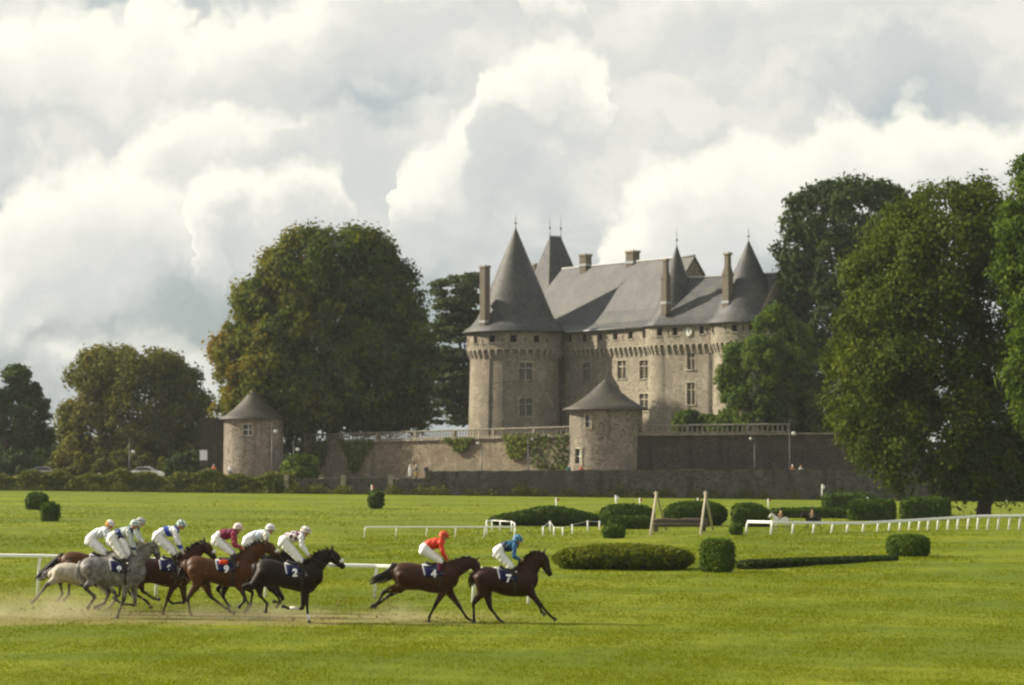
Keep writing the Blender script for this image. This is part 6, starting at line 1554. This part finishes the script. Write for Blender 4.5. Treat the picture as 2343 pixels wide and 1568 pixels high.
# ------------------------------------------------------------------ people on the promenade
def stand(label, x, y_foot, Y, jacket, trousers, hair=None, face=0.0, lean=0.0, h=1.72):
    p = P(x, y_foot, Y); k = h / 1.72
    J = dict(hip=(0, .90), waist=(.0, 1.08), sh=(.03 + lean, 1.40), head=(.06 + lean * 1.3, 1.60), el=(-.02 + lean, 1.12), hand=(.14 + lean, .95), knee=(.03, .50), ank=(-.02, .09), toe=(.14, .05), pitch=-.05)
    r = figure(label, (p.x, p.y, PROM), J, dict(jacket=silk('coat', jacket), legs=plain('trouser_cloth', trousers), hair=hair), face, .022, 'people on the promenade', lat=dict(hand=.22, el=.24), helmet=False)
    r.scale = (k, k, k); return r
M['fair_hair'] = plain('fair_hair', (.35, .2, .08), .6); M['red_hair'] = plain('auburn_hair', (.30, .10, .03), .6)
stand('person in white clothes standing at the gap in the wall', 938, 1095, 292.5, (.70, .72, .72), (.62, .64, .66), None, 2.6)
stand('person in dark blue beside the one in white', 952, 1095, 293.5, (.05, .06, .10), (.30, .22, .05), None, 3.0)
stand('person in a dark coat with auburn hair, alone by the wall', 975, 1092, 292.0, (.03, .03, .05), (.05, .05, .06), M['red_hair'], -1.5)
stand('person in a teal jacket leaning on the wall by the small round tower', 1300, 1090, 290.4, (.04, .22, .24), (.05, .05, .06), None, -1.2, .12)
stand('person in a coral red top by the tower door', 1330, 1090, 290.6, (.60, .12, .07), (.10, .10, .12), M['fair_hair'], -1.7, .08)
stand('person in an orange top near the right lamp post', 1812, 1090, 291.0, (.50, .20, .06), (.06, .06, .06), None, -1.0)
stand('person in a grey top with reddish hair, rightmost on the promenade', 1832, 1090, 291.2, (.30, .30, .31), (.06, .06, .08), M['red_hair'], -2.0)
stand('person in a red and white top beside the left round tower', 489, 1098, 303.0, (.60, .14, .08), (.60, .58, .52), None, -1.6)
stand('person in a pale grey top at the foot of the left round tower', 527, 1095, 306.0, (.55, .57, .58), (.06, .06, .08), None, -2.2)

# ------------------------------------------------------------------ cars, lamps, notice board
def car(label, x, Y, col, rz):
    p = P(x, 1100, Y); root = thing('parked_car', label, 'car', (p.x, Y, PROM), 'parked cars', rz); pm = plain('car_paint', col, .25, .5, .03)
    prof = [(-2.0, .35), (-2.05, .62), (-1.95, .92), (-1.5, 1.0), (-.95, 1.38), (-.2, 1.47), (.5, 1.42), (1.15, .98), (1.85, .82), (2.05, .62), (2.02, .35)]
    m = MB(); rows = [[(a, s * w, z) for a, z in prof] for s, w in ((-1, .80), (-1, .86), (1, .86), (1, .80))]
    for r in rows: pass
    vs = [v for r in rows for v in r]; n = len(prof); fs = [(j * n + i, j * n + (i + 1) % n, (j + 1) * n + (i + 1) % n, (j + 1) * n + i) for j in range(3) for i in range(n)] + [tuple(range(n)), tuple(range(3 * n, 4 * n))]
    m.add([(a, b * (1 if z < 1.0 else .86), z) for a, b, z in vs], fs, False); body = m.build('body', pm, root, world=False); md = body.modifiers.new('b', 'BEVEL'); md.width = .05; md.segments = 2
    for s in (-1, 1):
        m = MB(); m.add([(-1.35, s * .80, 1.02), (.95, s * .80, 1.0), (.45, s * .765, 1.35), (-.2, s * .76, 1.40), (-.9, s * .765, 1.32)], [(0, 1, 2, 3, 4)]); o = m.build('side_window', M['glass'], root, world=False); md = o.modifiers.new('t', 'SOLIDIFY'); md.thickness = .03; md.offset = 0
        for a in (-1.25, 1.3):
            m = MB(); R = .31; m.tube([(a, s * .70, .31), (a, s * .88, .31)], R, 18); w = m.build('wheel', M['leather'], root, world=False); m = MB(); m.tube([(a, s * .86, .31), (a, s * .895, .31)], .19, 14); m.build('rim', M['steel'], w, world=False)
        m = MB(); m.box((1.97, s * .6, .66), .12, .34, .16); m.build('headlight', M['bulb'], root, world=False)
    m = MB(); m.add([(.54, -.68, 1.40), (.54, .68, 1.40), (1.13, .76, 1.02), (1.13, -.76, 1.02)], [(0, 1, 2, 3)]); o = m.build('windscreen', M['glass'], root, world=False); md = o.modifiers.new('t', 'SOLIDIFY'); md.thickness = .05; md.offset = 0
car('silver car parked at the far left behind the hedge', 100, 316.0, (.42, .42, .45), .15)
car('white car parked behind the hedge, its roof catching the light', 335, 312.0, (.75, .77, .77), -.05)

def lamp(label, x, ytop, yglobe, Y, side=1, gr=.24):
    p = P(x, 1090, Y); zt = HC - (ytop - CYP) / FPX * Y; zg = HC - (yglobe - CYP) / FPX * Y
    root = thing('street_lamp', label, 'lamp', (p.x, Y, PROM), 'lamps along the promenade'); zt -= PROM; zg -= PROM
    m = MB(); m.lathe((0, 0, 0), [(.16, -.05), (.16, .25), (.09, .4), (.06, .6), (.05, zt - .3)], 10); m.build('post', M['dark_iron'], root, world=False)
    ar = .45 * side; m = MB(); m.tube([(0, 0, zt - .35), (.03 * side, 0, zt - .05), (ar * .5, 0, zt + .06), (ar, 0, zt - .08), (ar, 0, zg + gr)], .035, 7); m.build('arm', M['dark_iron'], root, world=False)
    m = MB(); m.lathe((ar, 0, zg), [(.02, gr * 1.25), (gr * .75, gr * .95), (gr * .8, gr * .8)], 12); m.build('shade', M['dark_iron'], root, world=False)
    m = MB(); m.lathe((ar, 0, zg), [(.02, -gr), (gr * .6, -gr * .85), (gr * .95, -gr * .3), (gr, .1 * gr), (gr * .75, gr * .8)], 14); m.build('globe', M['bulb'], root, world=False)
lamp('street lamp with white globe among the dark trees on the left', 296, 1005, 1034, 318, 1)
lamp('street lamp with white globe in front of the left round tower', 622, 962, 987, 312, 1)
lamp('street lamp with white globe left of the sunlit retaining wall', 672, 1000, 1029, 305, 1)
lamp('slim lamp post with amber lantern before the sunlit wall', 1102, 1006, 1014, 297, -1, .17)
lamp('slim lamp post with pale lantern near the small round tower', 1208, 992, 1005, 297, 1, .17)
lamp('lamp post with small white globe before the shaded wall', 1726, 996, 1004, 298, -1, .17)
lamp('tall lamp post with large white globe under the brownish tree', 1806, 962, 992, 297, 1, .26)
b = thing('notice_board', 'white notice board on two legs left of the round tower', 'sign', (P(465, 1040, 322).x, 322, PROM))
a1, a2 = P(457, 1030, 322), P(474, 1053, 322); m = MB(); m.box(((a1.x + a2.x) / 2, 322, (a1.z + a2.z) / 2), a2.x - a1.x, .06, a1.z - a2.z); m.build('panel', plain('board_white', (.62, .64, .68), .5), b)
for s in (.15, .85):
    m = MB(); xx = a1.x + (a2.x - a1.x) * s; m.tube([(xx, 322.06, PROM), (xx, 322.06, a1.z - .1)], .04, 6); m.build('leg', M['dark_iron'], b)

# ------------------------------------------------------------------ flying dirt
M['soil'] = plain('sandy_soil', (.22, .16, .075), .95, .1, .4, 20)
def clods():
    rng = np.random.default_rng(3); vs = []; fs = []
    def burst(x, y, Yc, n, sx, sz):
        p = P(x, y, Yc)
        for _ in range(n):
            c = np.array([p.x + rng.normal(0, sx), Yc + rng.normal(0, .35), max(.02, p.z + rng.normal(0, sz))]); s = abs(rng.normal(.008, .008)) + .006
            d = rng.normal(0, 1, (4, 3)); d /= np.linalg.norm(d, axis=1)[:, None]; b = len(vs); vs.extend((c + d * s * 1.4).tolist()); fs.extend([(b, b + 1, b + 2), (b, b + 2, b + 3), (b, b + 3, b + 1), (b + 1, b + 3, b + 2)])
    for x, y, n, sx, sz in ((880, 1370, 240, .28, .26), (905, 1330, 120, .35, .3), (870, 1400, 160, .4, .12), (360, 1400, 200, .25, .16), (350, 1370, 90, .2, .25), (440, 1340, 90, .3, .25), (560, 1395, 120, .5, .12), (620, 1415, 160, .4, .06), (780, 1390, 140, .3, .16), (150, 1390, 120, .8, .12), (250, 1400, 120, .6, .1), (1000, 1418, 90, .3, .05), (740, 1418, 90, .3, .05)):
        burst(x, y, 71.0 + rng.uniform(-.3, 1.5), n, sx, sz)
    m = MB(); m.add(vs, fs); o = m.build('flying_dirt', M['soil'], recalc=False, kind='stuff'); tag(o, 'sand and clods thrown up by the hooves', 'dirt')
clods()
M['dust'] = bpy.data.materials.new('dust_cloud'); M['dust'].use_nodes = True
def dust_material(m):
    T = NT(m.node_tree); T.n.clear(); tc = T.new('ShaderNodeTexCoord'); p = tc.outputs['Generated']
    q = T.vmath('SUBTRACT', p, (.5, .5, .0)).outputs[0]; q = T.vmath('MULTIPLY', q, (2.0, 2.0, 1.0)).outputs[0]; r = T.vmath('LENGTH', q).outputs['Value']
    ob = tc.outputs['Object']; nz = T.noise(ob, 1.5, 4.0, .6); f = T.math('MULTIPLY', T.smooth(r, .15, 1.0, 1.0, 0.0), T.smooth(nz.outputs['Fac'], .34, .68))
    v = T.new('ShaderNodeVolumePrincipled'); v.inputs['Color'].default_value = (.84, .75, .47, 1); v.inputs['Anisotropy'].default_value = .35
    T.l.new(T.math('MULTIPLY', f, .6), v.inputs['Density']); o = T.new('ShaderNodeOutputMaterial'); T.l.new(v.outputs[0], o.inputs['Volume'])
dust_material(M['dust'])
def dust(label, x, Y, w, d, h):
    p = P(x, 1400, Y); bm = bmesh.new(); bmesh.ops.create_icosphere(bm, subdivisions=3, radius=1.0)
    for v in bm.verts: v.co = Vector((v.co.x * w, v.co.y * d, max(0.02, v.co.z * h)))
    me = bpy.data.meshes.new('dust_cloud'); bm.to_mesh(me); bm.free(); o = link('dust_cloud', me, M['dust'], loc=(p.x, Y, 0.0), kind='stuff'); tag(o, label, 'dust')
dust('pale dust hanging behind the last horses at the left edge', 110, 72.5, 3.4, 2.2, 1.0)
dust('low dust between the legs of the main group', 560, 72.2, 3.6, 2.0, .6)
dust('puff of dust behind the second horse', 900, 71.3, 1.5, 1.2, .7)

# ------------------------------------------------------------------ the air: thin even haze over the whole park
hz = bpy.data.materials.new('thin_haze'); hz.use_nodes = True; T_ = NT(hz.node_tree); T_.n.clear()
pv_ = T_.new('ShaderNodeVolumePrincipled'); pv_.inputs['Color'].default_value = (0.90, 0.95, 1.0, 1); pv_.inputs['Density'].default_value = 0.00008; pv_.inputs['Anisotropy'].default_value = 0.2
ot_ = T_.new('ShaderNodeOutputMaterial'); T_.l.new(pv_.outputs[0], ot_.inputs['Volume'])
m = MB(); m.box((0, 1500, 20.5), 3040, 3080, 47.0); o = m.build('haze', hz, kind='stuff'); tag(o, 'thin pale haze filling the air over the park', 'haze')
bpy.context.view_layer.update()
